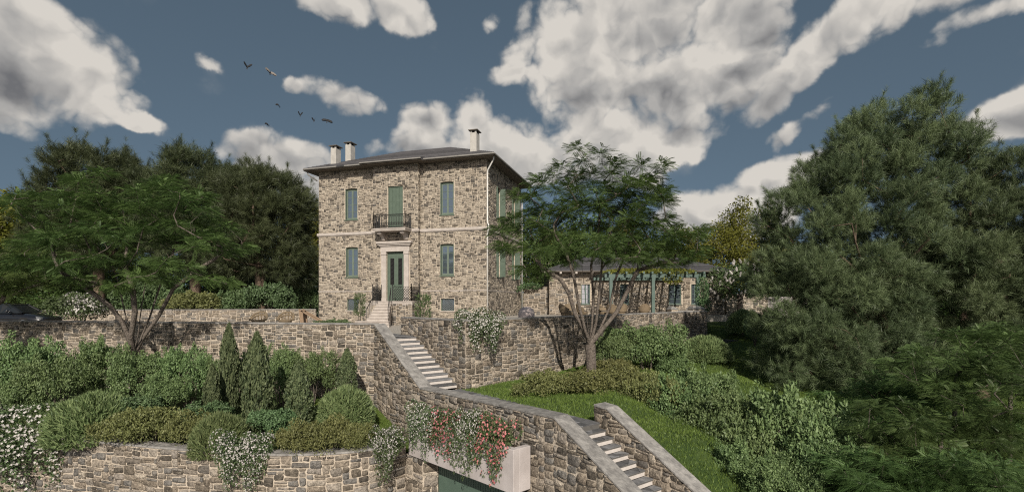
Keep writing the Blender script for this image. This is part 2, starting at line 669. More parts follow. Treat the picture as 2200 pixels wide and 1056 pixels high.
L_shrub = leaf_mat('shrub_leaf', (0.045, 0.080, 0.032), (0.155, 0.225, 0.095))
L_shrub_b = leaf_mat('bright_shrub_leaf', (0.052, 0.100, 0.042), (0.165, 0.255, 0.115))
L_olive = leaf_mat('olive_shrub_leaf', (0.07, 0.085, 0.028), (0.25, 0.26, 0.10))
L_bush = leaf_mat('bush_leaf', (0.05, 0.092, 0.034), (0.235, 0.32, 0.13))
L_mound = leaf_mat('mound_leaf', (0.08, 0.125, 0.045), (0.28, 0.34, 0.15))
L_conifer = leaf_mat('conifer_leaf', (0.045, 0.065, 0.03), (0.175, 0.205, 0.10))
L_vine = leaf_mat('climber_leaf', (0.04, 0.068, 0.026), (0.14, 0.19, 0.08))
L_locust = leaf_mat('locust_leaf', (0.034, 0.07, 0.019), (0.155, 0.225, 0.068), trans=0.35)
L_pine = leaf_mat('pine_needle', (0.040, 0.060, 0.028), (0.15, 0.184, 0.085), trans=0.12)
L_pine_b = leaf_mat('far_pine_needle', (0.028, 0.040, 0.017), (0.10, 0.122, 0.054), trans=0.12)
L_yellow = leaf_mat('yellow_green_leaf', (0.09, 0.10, 0.015), (0.24, 0.23, 0.045), trans=0.35)
L_sapling = leaf_mat('sapling_leaf', (0.03, 0.062, 0.018), (0.135, 0.205, 0.066), trans=0.3)
L_grass = leaf_mat('grass_blade', (0.052, 0.095, 0.018), (0.20, 0.27, 0.06), trans=0.3)
L_white = leaf_mat('white_petal', (0.42, 0.39, 0.36), (0.68, 0.64, 0.60), trans=0.3)
L_pink = leaf_mat('pink_petal', (0.55, 0.13, 0.14), (0.76, 0.34, 0.31), trans=0.3)

# ------------------------------------------------------------------ masonry


class Masonry:
    """rubble stones packed on one or more wall faces of a thing; the 300 that show largest become single parts"""

    def __init__(self, owner, seed=1):
        self.owner = owner
        self.stones = []
        self.r = random.Random(seed)

    def run(self, mp, L, zb, zt, ops=(), unit=(0.1, 0.085), depth=0.03, joint=0.022, wob=0.02, big=1.0, u_start=0.0):
        r = self.r
        du, dv = unit
        us = np.linspace(0, L, 40)
        zlo = float(min(zb(u) for u in us))
        zhi = float(max(zt(u) for u in us))
        nu = max(1, int(round(L / du)))
        nv = max(1, int(round((zhi - zlo) / dv)))
        du = L / nu
        dv = (zhi - zlo) / nv
        free = np.zeros((nv, nu), bool)
        uc = (np.arange(nu) + 0.5) * du
        lo = np.array([zb(u) for u in uc])
        hi = np.array([zt(u) for u in uc])
        for j in range(nv):
            zc = zlo + (j + 0.5) * dv
            free[j] = (zc > lo) & (zc < hi + dv * 0.3)
        for (a, b, c, d) in ops:
            for j in range(nv):
                z0, z1 = zlo + j * dv, zlo + (j + 1) * dv
                if z1 > c + 0.012 and z0 < d - 0.012:
                    i0 = int(math.floor((a + 0.012) / du))
                    i1 = int(math.ceil((b - 0.012) / du))
                    free[j, max(0, i0):max(0, i1)] = False
        ph = [r.uniform(0, 6) for _ in range(6)]
        shapes = [(2, 2), (3, 2), (3, 3), (4, 2), (4, 3), (2, 1), (3, 1), (4, 1), (5, 2), (2, 3), (1, 1), (1, 2), (5, 1)]
        wts = [8, 13, 6 * big, 11, 4 * big, 7, 9, 7, 5 * big, 3, 2, 3, 4]
        for j in range(nv):
            i = 0
            while i < nu:
                if not free[j, i]:
                    i += 1
                    continue
                w, h = r.choices(shapes, wts)[0]
                while w > 1 and (i + w > nu or not free[j, i:i + w].all()):
                    w -= 1
                # do not leave a one cell gap
                if i + w < nu and free[j, i + w] and (i + w + 1 >= nu or not free[j, i + w + 1]) and w < 5:
                    w += 1
                while h > 1 and (j + h > nv or not free[j:j + h, i:i + w].all()):
                    h -= 1
                free[j:j + h, i:i + w] = False
                u0, u1 = i * du, (i + w) * du
                v0, v1 = zlo + j * dv, zlo + (j + h) * dv
                self._stone(mp, u0, u1, v0, v1, zb, zt, depth, joint, wob, ph, L)
                i += w

    def _stone(self, mp, u0, u1, v0, v1, zb, zt, depth, joint, wob, ph, L):
        r = self.r
        g = joint * r.uniform(0.35, 0.75)
        a0, a1, b0, b1 = u0 + g, u1 - g, v0 + g, v1 - g
        w, h = a1 - a0, b1 - b0
        if w < 0.03 or h < 0.03:
            return
        k = min(w, h)
        pts = []
        for (cx, cy, sx, sy) in ((a0, b0, 1, 1), (a1, b0, -1, 1), (a1, b1, -1, -1), (a0, b1, 1, -1)):
            cu = k * r.uniform(0.05, 0.36) ** 1.2
            cv = k * r.uniform(0.05, 0.36) ** 1.2
            jx, jy = r.uniform(-0.1, 0.12) * k * sx, r.uniform(-0.1, 0.12) * k * sy
            p, q = (cx + jx, cy + sy * cv + jy * 0.5), (cx + sx * cu + jx * 0.3, cy + jy)
            pts += [p, q] if sx * sy > 0 else [q, p]
        P = np.array(pts)
        # order counter clockwise from bottom left
        c = P.mean(0)
        P = P[np.argsort(np.arctan2(P[:, 1] - c[1], P[:, 0] - c[0]))]
        wx = wob * (np.sin(1.3 * P[:, 1] + ph[0]) + np.sin(2.1 * P[:, 0] + ph[1]))
        wy = wob * (np.sin(1.1 * P[:, 0] + ph[2]) + np.sin(3.1 * P[:, 0] + 2.2 * P[:, 1] + ph[3]))
        edge = np.minimum(1, np.minimum(P[:, 0], L - P[:, 0]) / 0.3).clip(0, 1)
        P = P + np.stack([wx * edge, wy * edge], 1)
        lo_ = np.array([zb(x) for x in P[:, 0]])
        hi_ = np.array([zt(x) for x in P[:, 0]]) - 0.004
        P[:, 1] = np.maximum(np.minimum(P[:, 1], hi_), lo_)
        if P[:, 1].max() - P[:, 1].min() < 0.03:
            return
        c = P.mean(0)
        ins = min(0.014, k * 0.10)
        s = 1 - ins / max(0.02, k * 0.5)
        dep = depth * r.uniform(0.35, 1.25)
        t1, t2 = r.uniform(-0.09, 0.09), r.uniform(-0.09, 0.09)
        rings = []
        for sc, dd in ((1.0, -0.012), (1.0 - ins * 0.15 / k, dep * 0.55), (s, dep)):
            Q = c + (P - c) * sc
            d = dd + (t1 * (Q[:, 0] - c[0]) + t2 * (Q[:, 1] - c[1])) * (1 if dd > 0 else 0)
            rings.append(mp(Q[:, 0], Q[:, 1], d))
        ctr = mp(np.array([c[0]]), np.array([c[1]]), np.array([dep * 1.12]))
        V = np.concatenate(rings + [ctr])
        z = (V[:, 1].mean()) or 1
        px = 1100 + 1100 * V[-1, 0] / max(1.0, V[-1, 1])
        py = 650 - 1100 * V[-1, 2] / max(1.0, V[-1, 1])
        inside = -30 < px < 2230 and -30 < py < 1090
        score = (w * h) / z ** 2 * (1 if inside else 0.001)
        self.stones.append((score, V, r.random() ** 0.92))

    FACES = []

    def finish(self, mat, name='stone', limit=300):
        st = sorted(self.stones, key=lambda s: -s[0])
        tri = []
        for a in (0, 8):
            for i in range(8):
                j = (i + 1) % 8
                tri += [(a + i, a + j, a + 8 + j), (a + i, a + 8 + j, a + 8 + i)]
        for i in range(8):
            tri.append((16 + i, 16 + (i + 1) % 8, 24))
        F = np.array(tri, dtype=np.int32)
        for sc, V, t in st[:limit]:
            np_mesh(name, V, F, mat, self.owner, np.full(25, t), origin=tuple(V[-1]))
        rest = st[limit:]
        if rest:
            V = np.concatenate([s[1] for s in rest])
            FF = np.concatenate([F + 25 * i for i in range(len(rest))])
            T = np.repeat(np.array([s[2] for s in rest]), 25)
            stuff(np_mesh('small_stones', V, FF, mat, self.owner, T))


def const(x):
    return lambda u: x


class Path:
    """polyline in plan with a height profile; front is on the right-hand side of travel"""

    def __init__(self, pts):
        self.p = np.array([(q[0], q[1]) for q in pts], float)
        d = np.diff(self.p, axis=0)
        self.l = np.hypot(d[:, 0], d[:, 1])
        self.s = np.concatenate([[0], np.cumsum(self.l)])
        self.L = float(self.s[-1])
        self.t = d / self.l[:, None]
        self.n = np.stack([self.t[:, 1], -self.t[:, 0]], 1)
        # mitred normals at the vertices
        m = np.zeros_like(self.p)
        m[0], m[-1] = self.n[0], self.n[-1]
        for i in range(1, len(self.p) - 1):
            b = self.n[i - 1] + self.n[i]
            b /= np.linalg.norm(b)
            m[i] = b / max(0.3, float(b @ self.n[i]))
        self.m = m

    def mp(self, u, v, d):
        u, v, d = np.broadcast_arrays(np.asarray(u, float), np.asarray(v, float), np.asarray(d, float))
        uc = np.clip(u, 0, self.L)
        x = np.interp(uc, self.s, self.p[:, 0])
        y = np.interp(uc, self.s, self.p[:, 1])
        nx = np.interp(uc, self.s, self.m[:, 0])
        ny = np.interp(uc, self.s, self.m[:, 1])
        ex = u - uc
        i = np.clip(np.searchsorted(self.s, uc, side='right') - 1, 0, len(self.t) - 1)
        return np.stack([x + nx * d + self.t[i, 0] * ex, y + ny * d + self.t[i, 1] * ex, v], -1)


def smooth_pts(pts, n=6):
    P = [Vector(p) for p in pts]
    P = [P[0] * 2 - P[1]] + P + [P[-1] * 2 - P[-2]]
    out = []
    for i in range(1, len(P) - 2):
        for k in range(n):
            t = k / n
            a, b, c, d = P[i - 1], P[i], P[i + 1], P[i + 2]
            out.append(0.5 * ((2 * b) + (c - a) * t + (2 * a - 5 * b + 4 * c - d) * t * t + (3 * b - a - 3 * c + d) * t ** 3))
    out.append(P[-2])
    return out


def prof(pairs):
    a = np.array(pairs, float)
    return lambda u: float(np.interp(u, a[:, 0], a[:, 1]))


def wall_body(owner, path, zb, zt, thick, us=None, name='mortar_core', mat=None):
    us = sorted(set(list(path.s) + list(us or [])))
    mb = MB()
    rows = []
    for u in us:
        f = path.mp([u, u, u, u], [zb(u), zt(u), zt(u), zb(u)], [0, 0, -thick, -thick])
        rows.append([tuple(p) for p in f])
    vs = [p for r in rows for p in r]
    fs = []
    for i in range(len(us) - 1):
        a, b = i * 4, (i + 1) * 4
        fs += [(a, b, b + 1, a + 1), (a + 1, b + 1, b + 2, a + 2), (a + 2, b + 2, b + 3, a + 3), (a + 3, b + 3, b, a)]
    fs += [(0, 1, 2, 3), ((len(us) - 1) * 4 + 3, (len(us) - 1) * 4 + 2, (len(us) - 1) * 4 + 1, (len(us) - 1) * 4)]
    mb.add(vs, fs)
    return mb.build(name, mat or M_mortar, owner)


def coping(owner, path, zt, thick, over=0.05, h=0.06, step=1.15, mat=None, u0=0.0, u1=None, breaks=(), name='coping_slab', seed=3):
    """slabs laid end to end along the top, each a part"""
    r = random.Random(seed)
    u1 = path.L if u1 is None else u1
    cuts = sorted({u0, u1} | {b for b in breaks if u0 < b < u1} | {float(s) for s in (path.s if len(path.s) < 8 else []) if u0 < s < u1})
    segs = []
    for a, b in zip(cuts[:-1], cuts[1:]):
        n = max(1, int(round((b - a) / step)))
        e = [a + (b - a) * i / n for i in range(n + 1)]
        segs += list(zip(e[:-1], e[1:]))
    for a, b in segs:
        mb = MB()
        g = 0.003
        inner = [s for s in path.s if a + 0.01 < s < b - 0.01] if len(path.s) >= 8 else []
        us = [a + g] + inner + [b - g]
        vs, fs = [], []
        for u in us:
            z = zt(u)
            vs += [tuple(p) for p in path.mp([u] * 4, [z + 0.002, z + 0.002, z + h, z + h], [over, -thick - over, -thick - over, over])]
        n = len(us)
        for i in range(n - 1):
            p, q = i * 4, i * 4 + 4
            fs += [(p, p + 1, q + 1, q), (p + 1, p + 2, q + 2, q + 1), (p + 2, p + 3, q + 3, q + 2), (p + 3, p, q, q + 3)]
        fs += [(3, 2, 1, 0), ((n - 1) * 4, (n - 1) * 4 + 1, (n - 1) * 4 + 2, (n - 1) * 4 + 3)]
        mb.add(vs, fs, r.random())
        mb.build(name, mat or M_slate, owner, bevel=0.008)


def rubble_wall(name, label, cat, pts, zb, zt, thick=0.45, unit=(0.115, 0.1), depth=0.04, seed=1, cope=True, straight=True, ends=True, back=False, group=None, step=1.15, limit=300, joint=0.026, over=0.05, wob=0.02, breaks=()):
    path = Path(pts)
    x, y = path.p.mean(0)
    w = thing(name, label, cat, (x, y, zb(path.L / 2)), group)
    wall_body(w, path, zb, zt, thick, us=list(np.linspace(0, path.L, 24)) + list(breaks))
    ms = Masonry(w, seed)
    if straight:
        for i in range(len(path.l)):
            s0, L = path.s[i], path.l[i]
            sub = Path([path.p[i], path.p[i + 1]])
            ms.run(sub.mp, float(L), lambda u, s0=s0: zb(u + s0), lambda u, s0=s0: zt(u + s0), unit=unit, depth=depth, joint=joint, wob=wob)
    else:
        ms.run(path.mp, path.L, zb, zt, unit=unit, depth=depth, joint=joint, wob=wob)
    if ends:
        for k in (0, 1):
            u = 0.0 if k == 0 else path.L
            f = path.mp([u, u], [0, 0], [0, -thick])
            a, b = (f[1], f[0]) if k == 0 else (f[0], f[1])
            sub = Path([a[:2], b[:2]])
            ms.run(sub.mp, float(sub.L), const(zb(u)), const(zt(u)), unit=unit, depth=depth, joint=joint, wob=0)
    if back:
        sub = Path([path.mp([path.L], [0], [-thick])[0][:2], path.mp([0], [0], [-thick])[0][:2]])
        ms.run(sub.mp, float(sub.L), lambda u: zb(path.L - u), lambda u: zt(path.L - u), unit=unit, depth=depth, joint=joint, wob=wob)
    ms.finish(M_stone, limit=limit)
    if cope:
        coping(w, path, zt, thick, over=over, step=step, seed=seed, breaks=breaks)
    return w, path


def paving(owner, corners, z, nx, ny, mat, h=0.03, gap=0.012, seed=1, name='paving_stone', jit=0.33, tone=None):
    """irregular flags between four plan corners a b c d"""
    r = random.Random(seed)
    a, b, c, d = [np.array(p, float) for p in corners]
    G = {}
    for i in range(nx + 1):
        for j in range(ny + 1):
            x = i / nx + (r.uniform(-jit, jit) / nx if 0 < i < nx else 0)
            y = j / ny + (r.uniform(-jit, jit) / ny if 0 < j < ny else 0)
            G[i, j] = a * (1 - x) * (1 - y) + b * x * (1 - y) + c * x * y + d * (1 - x) * y
    for i in range(nx):
        for j in range(ny):
            q = [G[i, j], G[i + 1, j], G[i + 1, j + 1], G[i, j + 1]]
            cut = r.random() < 0.35
            polys = [q] if not cut else ([[q[0], q[1], q[2]], [q[0], q[2], q[3]]] if r.random() < 0.5 else [[q[0], q[1], q[3]], [q[1], q[2], q[3]]])
            for P in polys:
                m = sum(P) / len(P)
                Q = []
                for p in P:
                    v = p - m
                    l = np.linalg.norm(v)
                    Q.append(m + v * max(0.5, 1 - gap / max(l, 0.03)))
                zz = z + r.uniform(-0.003, 0.003)
                mb = MB().poly([(p[0], p[1], zz + h) for p in Q], h, r.random())
                mb.build(name, mat, owner)


# ------------------------------------------------------------------ the stair line of the garden
D_ = np.array([0.62, -0.785]); D_ /= np.linalg.norm(D_)
N_ = np.array([-D_[1], D_[0]])                     # to the right, seen going down
A_ = np.array([-4.17, 22.4])


def st(t, o):
    p = A_ + D_ * t + N_ * o
    return (float(p[0]), float(p[1]))


ZT = -1.47                                          # terrace level
ZP = -3.27                                          # path level
LV = 1.80 / 11

# ------------------------------------------------------------------ ground, terraces, beds


def height_points(pts):
    P = np.array([(p[0], p[1]) for p in pts], float)
    Z = np.array([p[2] for p in pts], float)

    def f(X, Y):
        d2 = (X[..., None] - P[:, 0]) ** 2 + (Y[..., None] - P[:, 1]) ** 2
        w = 1.0 / (d2 + 0.6) ** 1.7
        return (w * Z).sum(-1) / w.sum(-1)
    return f


LAWN_H = height_points([
    (-1.9, 18.9, -3.27), (0.4, 16.6, -3.27), (2.4, 14.4, -3.27), (0.4, 21, -3.22), (3.2, 20, -2.95), (3, 17, -3.15), (5, 23, -2.85),
    (8, 28.5, -2.75), (13.4, 34.2, -2.45), (14.6, 36.5, -1.75), (15.5, 40, -1.45), (20, 44, -1.2), (9, 22, -3.1), (13, 28, -2.95), (17, 33, -2.6),
    (*st(10.7, 0.9), -3.38), (*st(11.4, 0.8), -3.75), (*st(12.2, 0.8), -4.2), (*st(13.0, 0.8), -4.62), (*st(13.8, 0.9), -5.05), (*st(14.8, 0.9), -5.6), (*st(12.6, 1.6), -4.35), (5.2, 10.4, -5.3), (5, 14.2, -3.5), (7, 16, -3.6), (6.5, 12.0, -4.5), (10, 18, -4.0), (9, 13, -5.0), (12, 22, -3.9),
    (16, 25, -4.6), (22, 27, -5.0), (20, 20, -5.6), (14, 15, -5.8), (28, 30, -4.5), (30, 45, -1.6), (40, 60, -1.5), (0, 60, -1.5), (20, 70, -1.5), (60, 60, -2), (60, 30, -6), (8, 6, -7.2), (20, 8, -7.4), (40, 10, -7.6)])
WALL_DIR = np.array([13.4 + 1.75, 35.2 - 19.34]); WALL_DIR /= np.linalg.norm(WALL_DIR)
WALL_N = np.array([WALL_DIR[1], -WALL_DIR[0]])


def lawn_mask(x, y):
    """true where the lawn lies: right of the stair line and in front of the terrace wall"""
    p = np.stack([x, y], -1)
    o = (p - A_) @ N_
    t = (p - A_) @ D_
    s = (p - np.array([-1.75, 19.34])) @ WALL_N
    along = (p - np.array([-1.75, 19.34])) @ WALL_DIR
    right_of = np.where(t > 10.3, o > 0.2, o > -0.15)
    front = (s > -0.22) | (along > 21.7)
    return right_of & front & (t > 3.3) | (along > 21.7) & (o > 5)


def grid_sheet(name, xs, ys, H, mask, mat):
    X, Y = np.meshgrid(xs, ys)
    Z = H(X, Y)
    ok = mask((X[:-1, :-1] + X[1:, 1:]) / 2, (Y[:-1, :-1] + Y[1:, 1:]) / 2)
    n = len(xs)
    idx = np.arange(len(xs) * len(ys)).reshape(X.shape)
    a, b, c, d = idx[:-1, :-1][ok], idx[:-1, 1:][ok], idx[1:, 1:][ok], idx[1:, :-1][ok]
    F = np.concatenate([np.stack([a, b, c], 1), np.stack([a, c, d], 1)])
    V = np.stack([X.ravel(), Y.ravel(), Z.ravel()], 1)
    used = np.unique(F)
    re = np.full(len(V), -1)
    re[used] = np.arange(len(used))
    return structure(np_mesh(name, V[used], re[F], mat, smooth=True))


xs = np.concatenate([np.arange(-3.0, 18, 0.28), np.arange(18, 40, 1.0), np.arange(40, 91, 5)])
ys = np.concatenate([np.arange(5, 40, 0.28), np.arange(40, 60, 1.0), np.arange(60, 91, 5)])
grid_sheet('lawn', xs, ys, LAWN_H, lawn_mask, M_grass_g)

C_PTS = smooth_pts([(-23.5, 18.6, 0), (-18.6, 17.6, 0), (-14.97, 16.8, 0), (-10.2, 15.55, 0), (-6.9, 14.95, 0), (-4.6, 15.3, 0), (-3.4, 16.35, 0)], 6)
W1_PTS = [(-30.0, 25.6), (-24.6, 24.65), (-5.7, 21.2)]


def ruled(name, A, B, n, m, mat, zf):
    a, b = Path(A), Path(B)
    V = []
    for j in range(m + 1):
        for i in range(n + 1):
            s = i / n
            pa = a.mp([a.L * s], [0], [0])[0]
            pb = b.mp([b.L * s], [0], [0])[0]
            t = j / m
            p = pa * (1 - t) + pb * t
            V.append((p[0], p[1], zf(s, t, p)))
    F = []
    for j in range(m):
        for i in range(n):
            k = j * (n + 1) + i
            F += [(k, k + 1, k + n + 2), (k, k + n + 2, k + n + 1)]
    return structure(np_mesh(name, V, F, mat, smooth=True))


BED_A = [(p[0] + 0.02, p[1] + 0.25) for p in C_PTS[:-3]] + [(-3.55, 16.9), (-3.2, 18.2)]
BED_B = [(-30, 25.8), (-24.6, 24.8), (-5.62, 21.35), (-3.1, 18.2)]


def bed_z(s, t, p):
    z = -4.72 + 0.85 * t ** 0.8
    d = abs((np.array([p[0], p[1]]) - np.array([-5.7, 21.2])) @ np.array([-D_[1], D_[0]]))
    k = math.exp(-(d / 1.6) ** 2)
    tt = float((np.array([p[0], p[1]]) - np.array([-5.7, 21.2])) @ D_)
    zl = np.interp(tt, [-1, -0.2, 1.6, 2.8, 4], [-4.1, -4.2, -4.62, -5.0, -5.05])
    return z * (1 - k) + zl * k


ruled('planting_bed', BED_A, BED_B, 60, 14, M_grass_g, bed_z)


def sheet(name, pts, z, mat):
    n = len(pts)
    mb = MB()
    mb.add([(p[0], p[1], z) for p in pts], [tuple(range(n))])
    return structure(mb.build(name, mat))


sheet('terrace', [(-60, 27), (-30, 25.9), (-24.6, 24.9), (-5.3, 21.5), st(0, -1.5), st(0, 0.2), st(3.4, 0.2), (13.1, 35.2), (14.5, 38.2), (14.5, 58), (-60, 58)], ZT, M_gravel)
sheet('back_garden', [(-140, 57), (90, 57), (140, 140), (-140, 140)], -1.6, M_far)
sheet('driveway', [(-70, -40), (60, -40), (60, 9), (4, 11.2), (0.5, 14.2), (-4, 18), (-40, 24), (-70, 28)], -7.4, M_drive)
far = MB()
ring = [(math.cos(k * math.pi / 24) * 2500, math.sin(k * math.pi / 24) * 2500 + 50, -9.0) for k in range(48)]
far.add(ring, [tuple(range(48))])
structure(far.build('far_ground', M_far))

# ------------------------------------------------------------------ walls of the garden
rubble_wall('terrace_wall', 'long straight rubble wall behind the shrub bed, a car parked above its left end', 'stone wall', W1_PTS, const(-5.0), const(-0.91), seed=2,
            unit=(0.096, 0.082), limit=300, over=0.04, depth=0.035)

par_pts = [st(0, -1.95), st(3.96, -1.95), st(10.88, -1.95), st(14.2, -1.95)]
PAR_TOP = prof([(0, -0.91), (3.96, -3.04), (10.88, -2.86), (14.2, -4.72)])
rubble_wall('stair_wall', 'tall sloping rubble wall left of the steps, its coping running down to the lower right', 'stone wall', par_pts, const(-7.6), PAR_TOP, seed=3,
            unit=(0.108, 0.09), limit=300, depth=0.045, step=1.6, breaks=(3.96, 10.88), over=0.025, joint=0.027)

RW_PTS = [st(-1.5, 0.0), (-1.75, 19.34), (13.4, 35.2), (13.9, 38.5)]
_rl = Path(RW_PTS)
rubble_wall('retaining_wall', 'high rubble wall of the right terrace with white blossom hanging over its left part', 'stone wall', RW_PTS, const(-4.2),
            prof([(0, -0.70), (_rl.s[1], -0.70), (_rl.s[2], -0.60), (_rl.L, -0.60)]), seed=4, unit=(0.102, 0.085), limit=300, over=0.03, depth=0.04)

LOW_PTS = [st(10.42, 0.0), st(14.6, 0.0)]
rubble_wall('low_stair_wall', 'short sloping rubble wall on the right of the lower steps, standing on the lawn', 'stone wall', LOW_PTS, const(-7.0),
            prof([(0, -2.86), (0.45, -2.89), (4.18, -4.98)]), thick=0.42, seed=5, unit=(0.108, 0.088), depth=0.045, breaks=(0.45,), step=1.5, back=True, over=0.03)

rubble_wall('bed_wall', 'low curved rubble wall along the bottom left with white blossom trailing over it', 'stone wall', [(p[0], p[1]) for p in C_PTS], const(-7.6), const(-4.46), thick=0.42, seed=6,
            unit=(0.108, 0.09), depth=0.05, straight=False, step=1.3, over=0.03, joint=0.028)

rubble_wall('back_wall', 'low stone wall at the back of the left terrace below the dark pines', 'stone wall', [(-32.2, 34.5), (-14.9, 38.9)], const(ZT - 0.2), const(-0.52), thick=0.4, seed=7,
            unit=(0.12, 0.1), depth=0.035, limit=250, over=0.04)

# ------------------------------------------------------------------ garage: jamb, door, planter
rubble_wall('garage_jamb', 'narrow rubble return beside the green garage door', 'stone wall', [(-3.42, 16.42), (-2.76, 15.86), (-2.3, 15.95)], const(-7.6), const(-4.84), thick=0.4, seed=8, cope=False, unit=(0.12, 0.105), depth=0.045, ends=False)
gd = thing('garage_gate', 'dark green ribbed garage door below the concrete planter', 'garage door', (-1.1, 15.3, -7.4))
gp = Path([(-2.30, 15.99), (0.22, 13.40)])
mb = MB()
mb.mbox(gp.mp, 0, gp.L, -7.4, -4.83, -0.1, -0.02)
mb.build('door_panel', M_green_dk, gd)
nrib = 34
for i in range(nrib):
    u = (i + 0.5) * gp.L / nrib
    MB().mbox(gp.mp, u - gp.L / nrib * 0.4, u + gp.L / nrib * 0.4, -7.38, -4.85, -0.02, 0.0).build('board', M_green_dk, gd)

E_, C_ = np.array([-3.28, 16.25]), np.array([0.035, 12.85])
pl = thing('concrete_planter', 'long smooth concrete planter box over the garage door, overflowing with white and pink flowers', 'planter', (-1.5, 14.6, -4.8))
pz0, pz1 = -4.81, -3.69
ed = (C_ - E_) / np.linalg.norm(C_ - E_)
en = np.array([ed[1], -ed[0]])
Wr = np.array(st(10.05, -1.95 - 0.06)); Wl = np.array(st(5.0, -1.95 - 0.06))


def pxy(p, z):
    return (float(p[0]), float(p[1]), z)


fi0, fi1 = E_ - en * 0.2, C_ - en * 0.2
MB().hexa([pxy(E_, pz0), pxy(C_, pz0), pxy(fi1, pz0), pxy(fi0, pz0), pxy(E_, pz1), pxy(C_, pz1), pxy(fi1, pz1), pxy(fi0, pz1)]).build('front_panel', M_concrete, pl, bevel=0.012)
sd = (Wr - C_) / np.linalg.norm(Wr - C_)
sn = np.array([-sd[1], sd[0]])
a_ = fi1 + sd * 0.003
q0 = C_ - en * 0.203
MB().hexa([pxy(q0, pz0), pxy(Wr, pz0), pxy(Wr + sn * 0.18, pz0), pxy(q0 + sn * 0.18, pz0), pxy(q0, pz1), pxy(Wr, pz1), pxy(Wr + sn * 0.18, pz1), pxy(q0 + sn * 0.18, pz1)]).build('side_panel', M_concrete, pl, bevel=0.012)
MB().hexa([pxy(E_ - en * 0.203, pz0), pxy(E_ - en * 0.203 + ed * 0.18, pz0), pxy(Wl + D_ * 0.18, pz0), pxy(Wl, pz0), pxy(E_ - en * 0.203, pz1), pxy(E_ - en * 0.203 + ed * 0.18, pz1), pxy(Wl + D_ * 0.18, pz1), pxy(Wl, pz1)]).build('side_panel', M_concrete, pl, bevel=0.012)
q1 = q0 + sn * 0.2 - ed * 0.02
MB().poly([pxy(E_ - en * 0.21 + ed * 0.2, -3.82), pxy(q1, -3.82), pxy(Wr + sn * 0.2, -3.82), pxy(Wl + D_ * 0.2, -3.82)], 0.96).build('soil', M_soil, pl)

# ------------------------------------------------------------------ garden steps
TREAD = 0.331
us_ = thing('garden_steps', 'upper flight of pale risers and grey slate treads leading up to the house', 'steps', (*st(1.8, -0.75), ZP))
for i in range(11):
    t0 = i * TREAD
    z1 = ZT - i * LV
    z0 = z1 - LV
    # riser below the tread edge
    c = [st(t0 + 0.0, -1.5), st(t0 + 0.0, -0.01), st(t0 - 0.3, -0.01), st(t0 - 0.3, -1.5)]
    MB().hexa([(*p, z0) for p in c] + [(*p, z1 - 0.052) for p in c]).build('riser', M_riser, us_, bevel=0.004)
    c = [st(t0 + 0.03, -1.5), st(t0 + 0.03, -0.01), st(t0 - TREAD + 0.02, -0.01), st(t0 - TREAD + 0.02, -1.5)]
    MB().hexa([(*p, z1 - 0.05) for p in c] + [(*p, z1) for p in c], random.random()).build('tread', M_slate_tread, us_, bevel=0.006)

ls_ = thing('lower_steps', 'lower flight of pale risers and cracked slate treads between two coped walls', 'steps', (*st(12, -0.75), -5.2))
TL = 0.252
LL = 0.152
for i in range(13):
    t0 = 10.62 + i * TL
    z1 = ZP - i * LL
    z0 = z1 - LL
    c = [st(t0, -1.5), st(t0, -0.02), st(t0 - 0.24, -0.02), st(t0 - 0.24, -1.5)]
    MB().hexa([(*p, z0) for p in c] + [(*p, z1 - 0.045) for p in c]).build('riser', M_riser, ls_, bevel=0.004)
    if i:
        t1 = t0 - TL + 0.015
        tr = MB().hexa([(*st(t0 + 0.02, -1.5), z1 - 0.043), (*st(t0 + 0.02, -0.02), z1 - 0.043), (*st(t1, -0.02), z1 - 0.043), (*st(t1, -1.5), z1 - 0.043)]
                       + [(*st(t0 + 0.02, -1.5), z1 - 0.012), (*st(t0 + 0.02, -0.02), z1 - 0.012), (*st(t1, -0.02), z1 - 0.012), (*st(t1, -1.5), z1 - 0.012)]).build('tread', M_grout, ls_)
        paving(tr, [st(t1, -1.5), st(t1, -0.02), st(t0 + 0.025, -0.02), st(t0 + 0.025, -1.5)], z1 - 0.012, 5, 1, M_slate_tread, h=0.012, gap=0.013, seed=40 + i, name='slate', jit=0.3)

pth = MB().hexa([(*st(3.62, -1.5), ZP - 0.2), (*st(3.62, -0.0), ZP - 0.2), (*st(10.64, 0.0), ZP - 0.2), (*st(10.64, -1.5), ZP - 0.2), (*st(3.62, -1.5), ZP - 0.03), (*st(3.62, 0.0), ZP - 0.03), (*st(10.64, 0.0), ZP - 0.03), (*st(10.64, -1.5), ZP - 0.03)]).build('path', M_grout)
structure(pth)
paving(pth, [st(3.64, -1.49), st(3.64, -0.01), st(10.645, -0.01), st(10.645, -1.49)], ZP - 0.03, 4, 17, M_slate_tread, seed=9)
lnd = MB().hexa([(*st(-2.6, -2.2), ZT - 0.1), (*st(-2.6, -0.0), ZT - 0.1), (*st(-0.3, 0.0), ZT - 0.1), (*st(-0.3, -1.9), ZT - 0.1), (*st(-2.6, -2.2), ZT + 0.006), (*st(-2.6, 0.0), ZT + 0.006), (*st(-0.3, 0.0), ZT + 0.006), (*st(-0.3, -1.9), ZT + 0.006)]).build('landing', M_grout)
structure(lnd)
paving(lnd, [st(-2.58, -2.2), st(-2.58, -0.01), st(-0.32, -0.01), st(-0.32, -1.9)], ZT + 0.006, 5, 6, M_slate_tread, h=0.02, seed=10)

# ------------------------------------------------------------------ the stone house
HL = np.array([-14.21, 37.67]); HR = np.array([-1.7, 34.0])
HU = (HR - HL) / np.linalg.norm(HR - HL)            # along the front, to the right
HN = np.array([HU[1], -HU[0]])                      # outwards from the front
FW = float(np.linalg.norm(HR - HL)); FD = 8.63
TOP = 9.55


